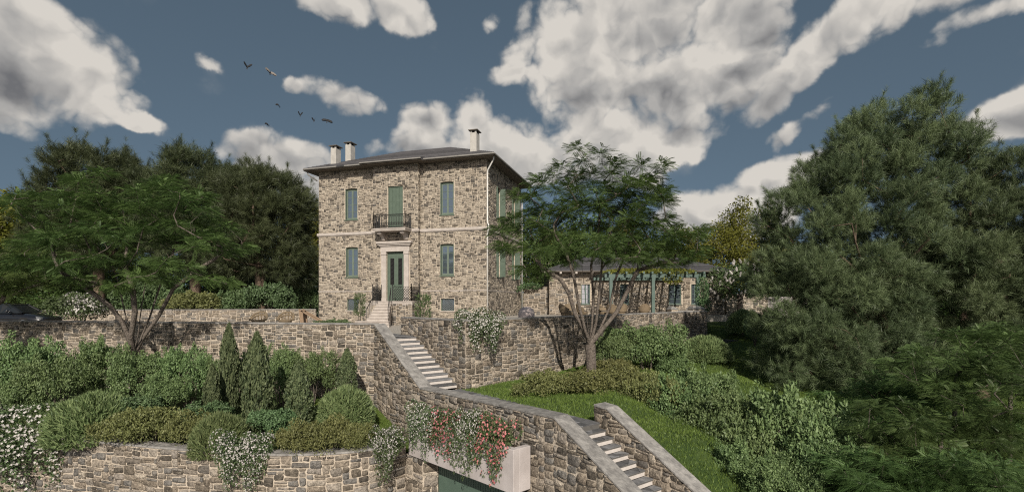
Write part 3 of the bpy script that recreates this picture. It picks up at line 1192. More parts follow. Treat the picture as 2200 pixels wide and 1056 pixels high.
def fac(u, v, d):
    u, v, d = np.broadcast_arrays(np.asarray(u, float), np.asarray(v, float), np.asarray(d, float))
    return np.stack([HL[0] + HU[0] * u + HN[0] * d, HL[1] + HU[1] * u + HN[1] * d, v], -1)


def side(u, v, d):
    u, v, d = np.broadcast_arrays(np.asarray(u, float), np.asarray(v, float), np.asarray(d, float))
    return np.stack([HR[0] - HN[0] * u + HU[0] * d, HR[1] - HN[1] * u + HU[1] * d, v], -1)


def fp(u, v, d=0.0):
    return tuple(fac(u, v, d))


def panel(mb, mp, u0, u1, zb, zt, ops, reveal=0.24):
    us = sorted({u0, u1} | {o[0] for o in ops} | {o[1] for o in ops})
    zs = sorted({zb, zt} | {o[2] for o in ops} | {o[3] for o in ops})
    for a, b in zip(us[:-1], us[1:]):
        for c, d in zip(zs[:-1], zs[1:]):
            if any(o[0] - 1e-6 <= a and b <= o[1] + 1e-6 and o[2] - 1e-6 <= c and d <= o[3] + 1e-6 for o in ops):
                continue
            mb.add(mp(np.array([a, b, b, a]), np.array([c, c, d, d]), np.zeros(4)), [(0, 1, 2, 3)])
    for (a, b, c, d) in ops:
        for q in (((a, c), (a, d)), ((b, d), (b, c)), ((a, d), (b, d)), ((b, c), (a, c))):
            (p0, q0), (p1, q1) = q
            mb.add(mp(np.array([p0, p1, p1, p0]), np.array([q0, q1, q1, q0]), np.array([0, 0, -reveal, -reveal])), [(0, 1, 2, 3)])
        mb.add(mp(np.array([a, b, b, a]), np.array([c, c, d, d]), np.full(4, -reveal)), [(0, 1, 2, 3)])


def shift(mp, u0, dd):
    return lambda u, v, d: mp(np.asarray(u) + u0, v, np.asarray(d) + dd)


house = thing('stone_house', 'three storey rubble stone house with green shutters, hipped dark roof and iron balcony', 'house', (*((HL + HR) / 2), ZT))
BU0, BU1, BD = 4.72, 8.21, 0.35
WIN_F = [(2.24, 3.25, 5.99, 8.24), (9.70, 10.70, 5.99, 8.24), (2.28, 3.29, 1.85, 4.02), (9.70, 10.71, 1.85, 4.02)]
BAS_F = [(2.36, 3.34, -0.54, 0.30), (9.74, 10.74, -0.54, 0.30)]
UD = (5.90, 7.06, 5.08, 8.10)
LD = (5.82, 7.15, 0.12, 3.55)
WIN_S = [(2.15, 3.15, 5.99, 8.24), (6.05, 7.05, 5.99, 8.24), (2.15, 3.15, 1.85, 4.02), (6.05, 7.05, 1.85, 4.02)]
BAS_S = []

mb = MB()
panel(mb, fac, 0, BU0, -2.0, TOP, [o for o in WIN_F + BAS_F if o[1] < 5])
mb.build('front_wall', M_mortar, house)
mb = MB()
panel(mb, shift(fac, BU0, BD), 0, BU1 - BU0, -2.0, TOP, [(o[0] - BU0, o[1] - BU0, o[2], o[3]) for o in (UD, LD)])
for u in (0, BU1 - BU0):
    P = shift(fac, BU0, 0)(np.array([u, u, u, u]), np.array([-2, -2, TOP, TOP]), np.array([0, BD, BD, 0]))
    mb.add(P, [(0, 1, 2, 3)] if u == 0 else [(3, 2, 1, 0)])
mb.build('bay_wall', M_mortar, house)
mb = MB()
panel(mb, shift(fac, BU1, 0), 0, FW - BU1, -2.0, TOP, [(o[0] - BU1, o[1] - BU1, o[2], o[3]) for o in WIN_F + BAS_F if o[0] > 8])
mb.build('front_wall', M_mortar, house)
mb = MB()
panel(mb, side, 0, FD, -2.0, TOP, WIN_S)
mb.build('side_wall', M_mortar, house)
mb = MB()
P = [fp(0, -2, 0), fp(0, -2, -FD), fp(FW, -2, -FD), fp(0, TOP, 0), fp(0, TOP, -FD), fp(FW, TOP, -FD)]
mb.add(P, [(1, 0, 3, 4), (2, 1, 4, 5)])
mb.build('rear_wall', M_mortar, house)

ms = Masonry(house, 21)
HUN = (0.088, 0.072)
kw = dict(unit=HUN, depth=0.028, joint=0.022, wob=0.012)
ms.run(fac, BU0, const(-1.6), const(TOP), [o for o in WIN_F + BAS_F if o[1] < 5], **kw)
ms.run(shift(fac, BU0, BD), BU1 - BU0, const(-1.6), const(TOP), [(o[0] - BU0, o[1] - BU0, o[2], o[3]) for o in (UD, (5.40, 7.57, 0.0, 4.26))], **kw)
ms.run(shift(fac, BU1, 0), FW - BU1, const(-1.6), const(TOP), [(o[0] - BU1, o[1] - BU1, o[2], o[3]) for o in WIN_F + BAS_F if o[0] > 8], **kw)
ms.run(side, FD, const(-1.6), const(TOP), WIN_S, **kw)


def bay_return(u, v, d):
    u, v, d = np.broadcast_arrays(np.asarray(u, float), np.asarray(v, float), np.asarray(d, float))
    return fac(BU1 + d, v, BD - u)


ms.run(bay_return, BD, const(-1.6), const(TOP), [], unit=HUN, depth=0.02, joint=0.02, wob=0)
ms.finish(M_stone_h)

# string courses
for (z0, z1, pr) in ((4.90, 5.07, 0.10), (0.83, 0.865, 0.045)):
    segs = [(fac, -pr, BU0 - 0.005, 0), (fac, BU0 - pr, BU1 + pr, BD), (fac, BU1 + 0.005, FW + pr, 0)]
    if z0 > 4:
        segs[1] = None
        segs += [(fac, BU0 - pr, 5.20, BD), (fac, 7.77, BU1 + pr, BD)]
    else:
        segs[1] = None
        segs += [(fac, BU0 - pr, 5.38, BD), (fac, 7.6, BU1 + pr, BD)]
    for sgm in segs:
        if sgm is None:
            continue
        mp, a, b, d0 = sgm
        m2 = MB()
        m2.mbox(mp, a, b, z0, z1, d0 - 0.02, d0 + pr)
        m2.mbox(mp, a + 0.03, b - 0.03, z0 - 0.05, z0 - 0.002, d0 - 0.02, d0 + pr * 0.6)
        m2.build('string_course', M_marble, house, bevel=0.006)
    m2 = MB()
    m2.mbox(side, 0.003, FD, z0, z1, -0.02, pr)
    m2.mbox(side, 0.003, FD, z0 - 0.05, z0 - 0.002, -0.02, pr * 0.6)
    m2.build('string_course', M_marble, house, bevel=0.006)


def window(mp, o, dd=0.0, shutters=True, open_side=False):
    a, b, c, d = o
    w = b - a
    fr = MB()
    D0 = dd - 0.20
    t = 0.055
    fr.mbox(mp, a, a + t, c, d, D0, D0 + 0.07)
    fr.mbox(mp, b - t, b, c, d, D0, D0 + 0.07)
    fr.mbox(mp, a + t + 0.001, b - t - 0.001, d - 0.12, d, D0, D0 + 0.068)
    fr.mbox(mp, a + t + 0.001, b - t - 0.001, c, c + t, D0, D0 + 0.068)
    fo = fr.build('window', M_green, house)
    m = (a + b) / 2
    for (x0, x1) in ((a + t + 0.004, m - 0.002), (m + 0.002, b - t - 0.004)):
        sa = MB()
        s = 0.06
        z0, z1 = c + t + 0.004, d - 0.124
        sa.mbox(mp, x0, x0 + s, z0, z1, D0 + 0.01, D0 + 0.055)
        sa.mbox(mp, x1 - s, x1, z0, z1, D0 + 0.01, D0 + 0.055)
        sa.mbox(mp, x0 + s, x1 - s, z0, z0 + 0.09, D0 + 0.012, D0 + 0.053)
        sa.mbox(mp, x0 + s, x1 - s, z1 - s, z1, D0 + 0.012, D0 + 0.053)
        for k in (1, 2, 3):
            zz = z0 + (z1 - z0) * k / 4
            sa.mbox(mp, x0 + s, x1 - s, zz - 0.012, zz + 0.012, D0 + 0.015, D0 + 0.05)
        sa.build('sash', M_sash, fo)
        MB().mbox(mp, x0 + s - 0.01, x1 - s + 0.01, z0 + 0.02, z1 - 0.02, D0 + 0.022, D0 + 0.03).build('pane', M_glass, fo)
    if shutters:
        # leaves folded back into the jambs
        for x0 in (a + 0.004, b - 0.044):
            sh = MB()
            if open_side:
                continue
            sh.mbox(mp, x0, x0 + 0.04, c + 0.03, d - 0.06, D0 + 0.075, dd - 0.012)
            for k in range(2):
                zz = c + 0.15 + k * (d - c) * 0.48
                sh.mbox(mp, x0 + 0.041, x0 + 0.05, zz, zz + (d - c) * 0.38, D0 + 0.09, dd - 0.03)
            sh.build('shutter', M_green, fo)
    MB().mbox(mp, a - 0.06, b + 0.06, c - 0.07, c - 0.004, dd - 0.18, dd + 0.055).build('sill', M_green, fo, bevel=0.005)
    # flat arch over the opening
    hd = MB()
    n = 9
    for k in range(n):
        x0, x1 = a - 0.02 + (w + 0.04) * k / n, a - 0.02 + (w + 0.04) * (k + 1) / n
        mid = abs((k + 0.5) / n - 0.5) * 2
        drop = 0.05 * mid ** 2
        hd.mbox(mp, x0, x1, d - drop - 0.001, d + 0.002, dd - 0.17, dd + 0.012)
    hd.build('arch_head', M_mortar, fo)
    return fo


for o in WIN_F:
    window(fac, o)
for o in WIN_S:
    w_ = window(side, o, open_side=True)
    a, b, c, d = o
    for (x0, x1, ang) in ((a - 0.02, a, 0), (b - 0.03, b + 0.02, 1)):
        sh = MB()
        y0 = -0.02 if ang == 0 else -0.05
        y1 = 0.10 if ang == 0 else 0.36
        sh.mbox(side, x0, x0 + 0.035, c + 0.02, d - 0.05, y0, y1)
        sh.mbox(side, x0 - 0.008, x0 - 0.001, c + 0.14, c + 1.0, y0 + 0.07, y1 - 0.06)
        sh.mbox(side, x0 - 0.008, x0 - 0.001, c + 1.1, d - 0.16, y0 + 0.07, y1 - 0.06)
        sh.build('shutter', M_green, w_)

for (a, b, c, d) in BAS_F:
    fr = MB()
    D0 = -0.16
    t = 0.05
    fr.mbox(fac, a, a + t, c, d, D0, D0 + 0.06)
    fr.mbox(fac, b - t, b, c, d, D0, D0 + 0.06)
    fr.mbox(fac, a + t, b - t, d - t, d, D0 + 0.001, D0 + 0.059)
    fr.mbox(fac, a + t, b - t, c, c + t, D0 + 0.001, D0 + 0.059)
    fo = fr.build('basement_window', M_green, house)
    MB().mbox(fac, a + t - 0.01, b - t + 0.01, c + t - 0.01, d - t + 0.01, D0 - 0.02, D0 - 0.01).build('pane', M_glass, fo)
    la = MB()
    w, h = b - a, d - c
    n = 8
    for k in range(-n, n * 2):
        for sgn in (1, -1):
            x = a + k * w / n
            # clip the diagonal to the opening
            pts = []
            for q in np.linspace(0, h, 9):
                xx = x + sgn * q * 1.0
                if a + 0.03 < xx < b - 0.03:
                    pts.append((xx, c + q))
            if len(pts) > 1:
                (p0, p1) = pts[0], pts[-1]
                la.bar(fp(p0[0], p0[1], D0 + 0.07 + 0.008 * sgn), fp(p1[0], p1[1], D0 + 0.07 + 0.008 * sgn), 0.022, 0.016)
    la.build('lattice', M_lead, fo)
    MB().mbox(fac, a - 0.05, b + 0.05, c - 0.06, c - 0.004, -0.15, 0.05).build('sill', M_marble, fo)

# upper closed shutters of the balcony door
a, b, c, d = UD
D0 = BD - 0.16
sd_ = MB()
sd_.mbox(fac, a, a + 0.06, c, d, D0, D0 + 0.07)
sd_.mbox(fac, b - 0.06, b, c, d, D0, D0 + 0.07)
sd_.mbox(fac, a + 0.06, b - 0.06, d - 0.1, d, D0 + 0.001, D0 + 0.069)
bd = sd_.build('balcony_door', M_green, house)
n = 4
for k in range(n):
    x0 = a + 0.064 + (b - a - 0.128) * k / n
    x1 = a + 0.064 + (b - a - 0.128) * (k + 1) / n - 0.012
    lf = MB()
    lf.mbox(fac, x0, x1, c + 0.01, d - 0.104, D0 + 0.012, D0 + 0.045)
    for (z0, z1) in ((0.10, 0.95), (1.05, 1.85), (1.95, 2.80)):
        lf.mbox(fac, x0 + 0.05, x1 - 0.05, c + z0, c + z1, D0 + 0.045, D0 + 0.055)
    lf.build('shutter_leaf', M_green, bd)

# front door and its dressed stone surround
a, b, c, d = LD
D0 = BD - 0.17
fr = MB()
fr.mbox(fac, a, a + 0.05, c, d, D0, D0 + 0.08)
fr.mbox(fac, b - 0.05, b, c, d, D0, D0 + 0.08)
fr.mbox(fac, a + 0.05, b - 0.05, d - 0.09, d, D0 + 0.001, D0 + 0.079)
dr = fr.build('front_door', M_green, house)
m = (a + b) / 2
for k, (x0, x1) in enumerate(((a + 0.054, m - 0.003), (m + 0.003, b - 0.054))):
    lf = MB()
    w = x1 - x0
    s = 0.15
    gz0, gz1 = c + 1.15, d - 0.45
    lf.mbox(fac, x0, x0 + s, c + 0.01, d - 0.094, D0 + 0.01, D0 + 0.06)
    lf.mbox(fac, x1 - s, x1, c + 0.01, d - 0.094, D0 + 0.01, D0 + 0.06)
    lf.mbox(fac, x0 + s, x1 - s, gz1, d - 0.094, D0 + 0.012, D0 + 0.058)
    lf.mbox(fac, x0 + s, x1 - s, c + 0.01, gz0, D0 + 0.012, D0 + 0.058)
    lf.mbox(fac, x0 + 0.1, x1 - 0.1, c + 0.2, gz0 - 0.25, D0 + 0.06, D0 + 0.075)
    lf.mbox(fac, x0 + s + 0.01, x1 - s - 0.01, gz1 + 0.08, d - 0.2, D0 + 0.058, D0 + 0.07)
    lo = lf.build('door_leaf', M_green, dr)
    lo = dr
    MB().mbox(fac, x0 + s - 0.01, x1 - s + 0.01, gz0 - 0.01, gz1 + 0.01, D0 + 0.02, D0 + 0.03).build('pane', M_dark, dr)
    gr = MB()
    for q in range(6):
        zz = gz0 + (gz1 - gz0) * (q + 0.5) / 6
        gr.tube([fp(x0 + s + 0.02, zz - 0.1, D0 + 0.055), fp((x0 + x1) / 2, zz, D0 + 0.06), fp(x1 - s - 0.02, zz - 0.1, D0 + 0.055)], 0.008, 5)
        gr.tube([fp(x0 + s + 0.02, zz + 0.1, D0 + 0.055), fp((x0 + x1) / 2, zz, D0 + 0.06), fp(x1 - s - 0.02, zz + 0.1, D0 + 0.055)], 0.008, 5)
    gr.build('grille', M_iron, dr)
    MB().mbox(fac, x0 + s - 0.02, x1 - s + 0.02, gz0 - 0.05, gz0 - 0.015, D0 + 0.061, D0 + 0.09).build('glazing_ledge', M_green, dr)
MB().mbox(fac, m + 0.2, m + 0.45, c + 0.98, c + 1.03, D0 + 0.06, D0 + 0.075).build('letter_slot', M_iron, dr)
MB().tube([fp(m - 0.06, c + 1.05, D0 + 0.06), fp(m - 0.06, c + 1.05, D0 + 0.11), fp(m - 0.15, c + 1.05, D0 + 0.11)], 0.012, 6).build('handle', M_iron, dr)

for (x0, x1) in ((5.43, 5.80), (7.17, 7.54)):
    p = MB()
    p.mbox(fac, x0, x1, 0.12, 3.35, BD - 0.18, BD + 0.10)
    p.mbox(fac, x0 - 0.03, x1 + 0.03, 3.352, 3.42, BD - 0.1, BD + 0.14)
    p.mbox(fac, x0 - 0.01, x1 + 0.01, 3.422, 3.55, BD - 0.1, BD + 0.12)
    p.mbox(fac, x0 - 0.03, x1 + 0.03, 0.12, 0.34, BD - 0.1, BD + 0.13)
    p.build('pilaster', M_marble, house, bevel=0.008)
p = MB()
p.mbox(fac, 5.38, 7.60, 3.552, 3.92, BD - 0.15, BD + 0.12)
p.mbox(fac, 5.30, 7.68, 3.922, 4.00, BD - 0.1, BD + 0.19)
p.mbox(fac, 5.22, 7.76, 4.002, 4.10, BD - 0.1, BD + 0.26)
p.mbox(fac, 5.14, 7.84, 4.102, 4.24, BD - 0.1, BD + 0.33)
p.build('door_lintel', M_marble, house, bevel=0.01)

# balcony
bal = MB()
bal.mbox(fac, 5.23, 7.74, 4.99, 5.07, BD - 0.02, BD + 0.92)
bal.mbox(fac, 5.27, 7.70, 4.88, 4.988, BD - 0.02, BD + 0.88)
bo = bal.build('balcony', M_marble, house, bevel=0.01)
for u in (5.62, 7.35):
    cb = MB()
    prof_ = [(0, 4.30), (0.16, 4.34), (0.24, 4.45), (0.30, 4.58), (0.44, 4.64), (0.62, 4.70), (0.70, 4.80), (0.70, 4.878), (0, 4.878)]
    n = len(prof_)
    vs = [fp(u - 0.11, z, BD + q) for q, z in prof_] + [fp(u + 0.11, z, BD + q) for q, z in prof_]
    fs = [tuple(range(n))[::-1], tuple(range(n, 2 * n))] + [(i, (i + 1) % n, (i + 1) % n + n, i + n) for i in range(n)]
    cb.add(vs, fs)
    cb.tube([fp(u - 0.14, 4.78, BD + 0.62), fp(u + 0.14, 4.78, BD + 0.62)], 0.09, 12)
    cb.tube([fp(u - 0.14, 4.40, BD + 0.12), fp(u + 0.14, 4.40, BD + 0.12)], 0.07, 12)
    cb.build('corbel', M_marble, bo)


def railing(mb, p, q, h, n, posts=True, lattice=False, lift=0.05, z1=None):
    """iron railing from p to q (points at floor level)"""
    p, q = Vector(p), Vector(q)
    up = Vector((0, 0, 1))
    mb.bar(p + up * h, q + up * h, 0.05, 0.03)
    mb.bar(p + up * (h - 0.13), q + up * (h - 0.13), 0.02, 0.016)
    mb.bar(p + up * lift, q + up * lift, 0.03, 0.02)
    if posts:
        for x in (p, q):
            mb.bar(x, x + up * (h + 0.09), 0.045)
            mb.lathe(tuple(x + up * (h + 0.09)), [(0.0, 0.0), (0.04, 0.03), (0.045, 0.06), (0.02, 0.1), (0.0, 0.12)], 8)
    L = (q - p).length
    if lattice:
        m = max(2, int(L / 0.16))
        for sgn in (1, -1):
            for k in range(-4, m + 1):
                a0, a1 = k / m, (k + (h - 0.2) / (L / m)) / m
                if sgn < 0:
                    a0, a1 = a1, a0
                z0, z1_ = lift, h - 0.13
                # clip
                def cl(a0, z0, a1, z1):
                    for lim in (0.0, 1.0):
                        pass
                    pts = []
                    for s in np.linspace(0, 1, 17):
                        a = a0 + (a1 - a0) * s
                        if 0 <= a <= 1:
                            pts.append((a, z0 + (z1 - z0) * s))
                    return pts
                pts = cl(a0, z0, a1, z1_)
                if len(pts) > 1:
                    (a, za), (b, zb_) = pts[0], pts[-1]
                    mb.bar(p + (q - p) * a + up * za, p + (q - p) * b + up * zb_, 0.034, 0.02)
        for k in range(m):
            c = p + (q - p) * ((k + 0.5) / m) + up * (h - 0.065)
            mb.lathe(tuple(c - up * 0.04), [(0.0, 0), (0.035, 0.04), (0.0, 0.08)], 6)
    else:
        for k in range(1, n):
            c = p + (q - p) * (k / n)
            mb.bar(c + up * lift, c + up * (h - 0.13), 0.026)
            if k % 2:
                mb.lathe(tuple(c + up * (h * 0.45)), [(0.008, -0.06), (0.03, 0.0), (0.008, 0.06)], 6)
            # ring between the rails
            d = (q - p).normalized()
            ce = c - d * (L / n / 2) + up * (h - 0.065)
            pts = [ce + (d * math.cos(x) + up * math.sin(x)) * 0.045 for x in np.linspace(0, 2 * math.pi, 9)]
            mb.tube(pts, 0.012, 4)
            # scroll panel at mid height
            ce = c - d * (L / n / 2) + up * (h * 0.3)
            pts = [ce + (d * math.cos(x) * 0.04 + up * math.sin(x) * 0.1) for x in np.linspace(0, 2 * math.pi, 9)]
            mb.tube(pts, 0.012, 4)


z = 5.07
c0, c1, c2, c3 = fp(5.28, z, BD + 0.03), fp(5.28, z, BD + 0.87), fp(7.69, z, BD + 0.87), fp(7.69, z, BD + 0.03)
for (p, q, n) in ((c0, c1, 7), (c1, c2, 19), (c2, c3, 7)):
    rb = MB()
    railing(rb, p, q, 0.90, n)
    rb.build('railing', M_iron, bo)

# roof
OV = 0.75
EZ = 9.55


def hip(ov, z_e, z_r):
    e = [fp(-ov, z_e, ov), fp(FW + ov, z_e, ov), fp(FW + ov, z_e, -FD - ov), fp(-ov, z_e, -FD - ov)]
    m = FD / 2
    r0, r1 = fp(m + 0.2, z_r, -m), fp(FW - m - 0.2, z_r, -m)
    return e, r0, r1


e, r0, r1 = hip(OV, EZ + 0.17, 11.95)
rm = MB()
rm.add(e + [r0, r1], [(0, 1, 5, 4), (1, 2, 5), (2, 3, 4, 5), (3, 0, 4)])
for p in e:
    pass
ro = rm.build('roof', M_roof, house)
sf = MB()
so = [fp(-OV, EZ, OV), fp(FW + OV, EZ, OV), fp(FW + OV, EZ, -FD - OV), fp(-OV, EZ, -FD - OV)]
sf.add(so, [(0, 3, 2, 1)])
sf.mbox(fac, BU0 - OV * 0.8, BU1 + OV * 0.8, EZ, EZ + 0.012, OV + 0.001, OV + BD)
sf.build('soffit', M_soffit, ro)
# tile courses on the front and right slopes
slope = (11.95 - EZ - 0.17) / (FD / 2 + OV)
for face in range(2):
    nC = 26
    for k in range(nC):
        f0, f1 = k / nC, (k + 1) / nC
        if face == 0:
            A0, A1 = np.array(e[0]), np.array(e[1])
        else:
            A0, A1 = np.array(e[1]), np.array(e[2])
        T0, T1 = (np.array(r0), np.array(r1)) if face == 0 else (np.array(r1), np.array(r1))
        p0 = A0 + (T0 - A0) * f0; p1 = A1 + (T1 - A1) * f0
        q0 = A0 + (T0 - A0) * f1; q1 = A1 + (T1 - A1) * f1
        lift = np.array([0, 0, 0.045]); lo = np.array([0, 0, 0.012])
        MB().add([p0, p1, p1 + lift, p0 + lift, q0 + lo, q1 + lo], [(0, 1, 2, 3), (3, 2, 5, 4)], random.random()).build('tile_course', M_roof, ro)
fa = MB()
fa.mbox(fac, -OV, FW + OV, EZ + 0.003, EZ + 0.165, OV - 0.03, OV - 0.002)
fa.mbox(side, -OV + 0.003, FD + OV, EZ + 0.003, EZ + 0.165, OV - 0.03, OV - 0.002)
fa.build('fascia', M_soffit, ro)
g = MB()
g.mbox(fac, -OV, BU0 - OV * 0.8 - 0.003, EZ + 0.06, EZ + 0.155, OV, OV + 0.09)
g.build('gutter', M_fascia, ro, bevel=0.02)
g = MB()
g.mbox(fac, BU1 + OV * 0.8 + 0.003, FW + OV + 0.09, EZ + 0.06, EZ + 0.155, OV, OV + 0.09)
g.build('gutter', M_fascia, ro, bevel=0.02)
g = MB()
g.mbox(fac, BU0 - OV * 0.8, BU1 + OV * 0.8, EZ + 0.06, EZ + 0.155, OV + BD, OV + BD + 0.09)
g.build('gutter', M_fascia, ro, bevel=0.02)
g = MB()
g.mbox(side, -OV + 0.003, FD + OV, EZ + 0.06, EZ + 0.155, OV, OV + 0.09)
g.build('gutter', M_fascia, ro, bevel=0.02)
br_ = MB()
br_.add([fp(BU0 - OV * 0.8, EZ + 0.16, OV + BD + 0.09), fp(BU1 + OV * 0.8, EZ + 0.16, OV + BD + 0.09), fp(BU1 + OV * 0.8, EZ + 0.36, OV - 0.4), fp(BU0 - OV * 0.8, EZ + 0.36, OV - 0.4),
         fp(BU0 - OV * 0.8, EZ + 0.015, OV + BD), fp(BU1 + OV * 0.8, EZ + 0.015, OV + BD), fp(BU1 + OV * 0.8, EZ + 0.015, OV - 0.4), fp(BU0 - OV * 0.8, EZ + 0.015, OV - 0.4)],
        [(0, 1, 2, 3), (1, 5, 6, 2), (4, 0, 3, 7)])
br_.build('bay_roof', M_roof, ro)


def chimney(u, s, top, w=0.46, dep=0.62):
    zb = EZ + 0.17 + slope * (s - 0.2)
    c = MB()
    d0 = OV - s
    c.mbox(fac, u, u + w, zb - 0.4, top - 0.14, d0 - dep, d0)
    co = c.build('chimney', M_plaster, ro, bevel=0.012)
    k = MB()
    for (x0, x1) in ((u + 0.02, u + 0.13), (u + w - 0.13, u + w - 0.02)):
        k.mbox(fac, x0, x1, top - 0.139, top - 0.002, d0 - dep + 0.02, d0 - dep + 0.14)
        k.mbox(fac, x0, x1, top - 0.139, top - 0.002, d0 - 0.14, d0 - 0.02)
    k.build('cap_pier', M_plaster, co)
    k = MB()
    k.mbox(fac, u + 0.08, u + w - 0.08, top - 0.139, top - 0.004, d0 - dep + 0.1, d0 - 0.1)
    k.build('flue', M_dark, co)
    k = MB()
    k.mbox(fac, u - 0.1, u + w + 0.1, top, top + 0.05, d0 - dep - 0.1, d0 + 0.1)
    k.build('cap_slab', M_soffit, co)


chimney(0.82, 1.0, 11.50)
chimney(1.18, 2.3, 12.10)
chimney(11.78, 1.0, 11.62)

# rainwater pipes
pp = MB()
cx = FW + 0.07
pp.tube([fp(FW + OV - 0.1, EZ + 0.03, OV - 0.35), fp(FW + OV - 0.12, EZ - 0.16, OV - 0.38), fp(FW + 0.12, EZ - 0.75, 0.05), fp(FW + 0.09, EZ - 0.95, 0.05), fp(FW + 0.09, 5.35, 0.05), fp(FW + 0.2, 5.15, 0.14), fp(FW + 0.2, 4.9, 0.14), fp(FW + 0.09, 4.6, 0.05), fp(FW + 0.09, -1.4, 0.05)], 0.05, 8)
pp.build('rain_pipe', M_pipe, house, smooth=True)
pp = MB()
pp.tube([tuple(side(FD + 0.06, EZ - 0.4, 0.3)), tuple(side(FD + 0.06, EZ - 0.8, 0.09)), tuple(side(FD + 0.06, -1.4, 0.09))], 0.05, 8)
pp.build('rain_pipe', M_pipe, house, smooth=True)
pp = MB()
pp.tube([fp(-OV + 0.18, EZ + 0.02, OV - 0.2), fp(-OV + 0.2, EZ - 0.22, OV - 0.25), fp(-0.05, EZ - 0.62, 0.1)], 0.05, 8)
pp.build('rain_pipe', M_fascia, house, smooth=True)

# ------------------------------------------------------------------ entrance stair of the house
es = thing('entrance_stair', 'pale stone steps and landing with black lattice railing at the green front door', 'steps', (-7.6, 33.5, ZT))
LD0 = 1.62
L0, L1 = 5.40, 8.41
base = MB()
base.mbox(fac, L0, L1, -1.6, -0.02, BD + 0.002, LD0)
base.build('landing_core', M_mortar, es)
ms = Masonry(es, 31)


def land_front(u, v, d):
    return fac(np.asarray(u) + 6.9, v, LD0 + np.asarray(d))


def land_side(u, v, d):
    u, v, d = np.broadcast_arrays(np.asarray(u, float), np.asarray(v, float), np.asarray(d, float))
    return fac(L1 + d, v, LD0 - u)


ms.run(land_front, L1 - 6.9, const(-1.5), const(-0.03), unit=(0.09, 0.075), depth=0.03)
ms.run(land_side, LD0 - BD, const(-1.5), const(-0.03), unit=(0.09, 0.075), depth=0.03)
ms.finish(M_stone)
sl = MB()
sl.mbox(fac, L0 - 0.05, L1 + 0.05, 0.04, 0.12, BD + 0.003, LD0 + 0.05)
sl.mbox(fac, L0, L1 + 0.02, -0.16, 0.038, BD + 0.003, LD0 + 0.02)
sl.build('landing_slab', M_marble, es, bevel=0.01)
nS = 9
rs = (0.12 - ZT) / nS
top_l, top_r = np.array(fp(5.90, 0, LD0 + 0.02)[:2]), np.array(fp(6.87, 0, LD0 + 0.02)[:2])
bot_l, bot_r = np.array([-9.02, 31.75]), np.array([-7.62, 31.45])
for k in range(1, nS):
    f = (k) / 6.0
    z1 = 0.12 - k * rs
    if k <= 6:
        l0 = top_l + (bot_l - top_l) * max(0, f - 1 / 6.0); r0_ = top_r + (bot_r - top_r) * max(0, f - 1 / 6.0)
        l1 = top_l + (bot_l - top_l) * f; r1_ = top_r + (bot_r - top_r) * f
    else:
        q = k - 6
        l0 = bot_l + np.array([-0.55, 0.25]); r0_ = bot_r + np.array([0.1, 0.25])
        l1 = bot_l + np.array([-0.5 - 0.12 * q, -0.33 * q]); r1_ = bot_r + np.array([0.12 * q, -0.33 * q])
    fwd = np.array([0.0, -0.03])
    s_ = MB()
    s_.hexa([(*l1, ZT - 0.05), (*r1_, ZT - 0.05), (*r0_, ZT - 0.05), (*l0, ZT - 0.05), (*l1, z1 - 0.045), (*r1_, z1 - 0.045), (*r0_, z1 - 0.045), (*l0, z1 - 0.045)])
    s_.hexa([(*(l1 + fwd), z1 - 0.043), (*(r1_ + fwd), z1 - 0.043), (*r0_, z1 - 0.043), (*l0, z1 - 0.043), (*(l1 + fwd), z1), (*(r1_ + fwd), z1), (*r0_, z1), (*l0, z1)])
    s_.build('step', M_marble, es, bevel=0.008)
zl = 0.12
for (p, q, lat) in ((fp(6.95, zl, LD0 - 0.04), fp(L1 - 0.05, zl, LD0 - 0.04), True), (fp(L1 - 0.05, zl, LD0 - 0.04), fp(L1 - 0.05, zl, BD + 0.1), True),
                    (fp(L0 + 0.05, zl, LD0 - 0.04), fp(L0 + 0.05, zl, BD + 0.1), True), (fp(L0 + 0.05, zl, LD0 - 0.04), fp(5.86, zl, LD0 - 0.04), True)):
    rb = MB()
    railing(rb, p, q, 0.95, 6, lattice=lat)
    rb.build('railing', M_iron, es)
for (a0, b0, sgn) in ((top_l, bot_l, -1), (top_r, bot_r, 1)):
    rb = MB()
    p0 = Vector((*a0, 0.12)); p1 = Vector((*b0, 0.12 - 6 * rs))
    up = Vector((0, 0, 1))
    rb.bar(p0 + up * 0.9, p1 + up * 0.55, 0.045, 0.03)
    for k in range(9):
        f = k / 8
        c = p0 + (p1 - p0) * f
        if sgn > 0 and k in (2, 3, 5, 6):
            continue
        rb.bar(c, c + up * (0.9 - 0.35 * f), 0.02)
    rb.build('handrail', M_iron, es)
# low rendered lattice beside the steps
lt = MB()
p0, p1 = Vector(fp(4.75, 0, LD0 - 0.1)), Vector(fp(5.38, 0, LD0 - 0.1))
for k in range(9):
    c = p0 + (p1 - p0) * (k / 8)
    lt.bar(c + Vector((0, 0, -1.47)), c + Vector((0, 0, 0.02)), 0.03)
for zz in (-0.3, -0.15, 0.0):
    lt.bar(p0 + Vector((0, 0, zz)), p1 + Vector((0, 0, zz)), 0.03)
lt.build('lattice_panel', M_marble, es)

# ------------------------------------------------------------------ the low garden house with its pergola
GY = 41.0
gx0, gx1 = 3.0, 17.0
gh = thing('garden_house', 'long single storey stone house with dark hipped roof behind the pergola', 'house', (10, GY, ZT))


def gf(u, v, d):
    u, v, d = np.broadcast_arrays(np.asarray(u, float), np.asarray(v, float), np.asarray(d, float))
    return np.stack([gx0 + u, GY - d, v], -1)


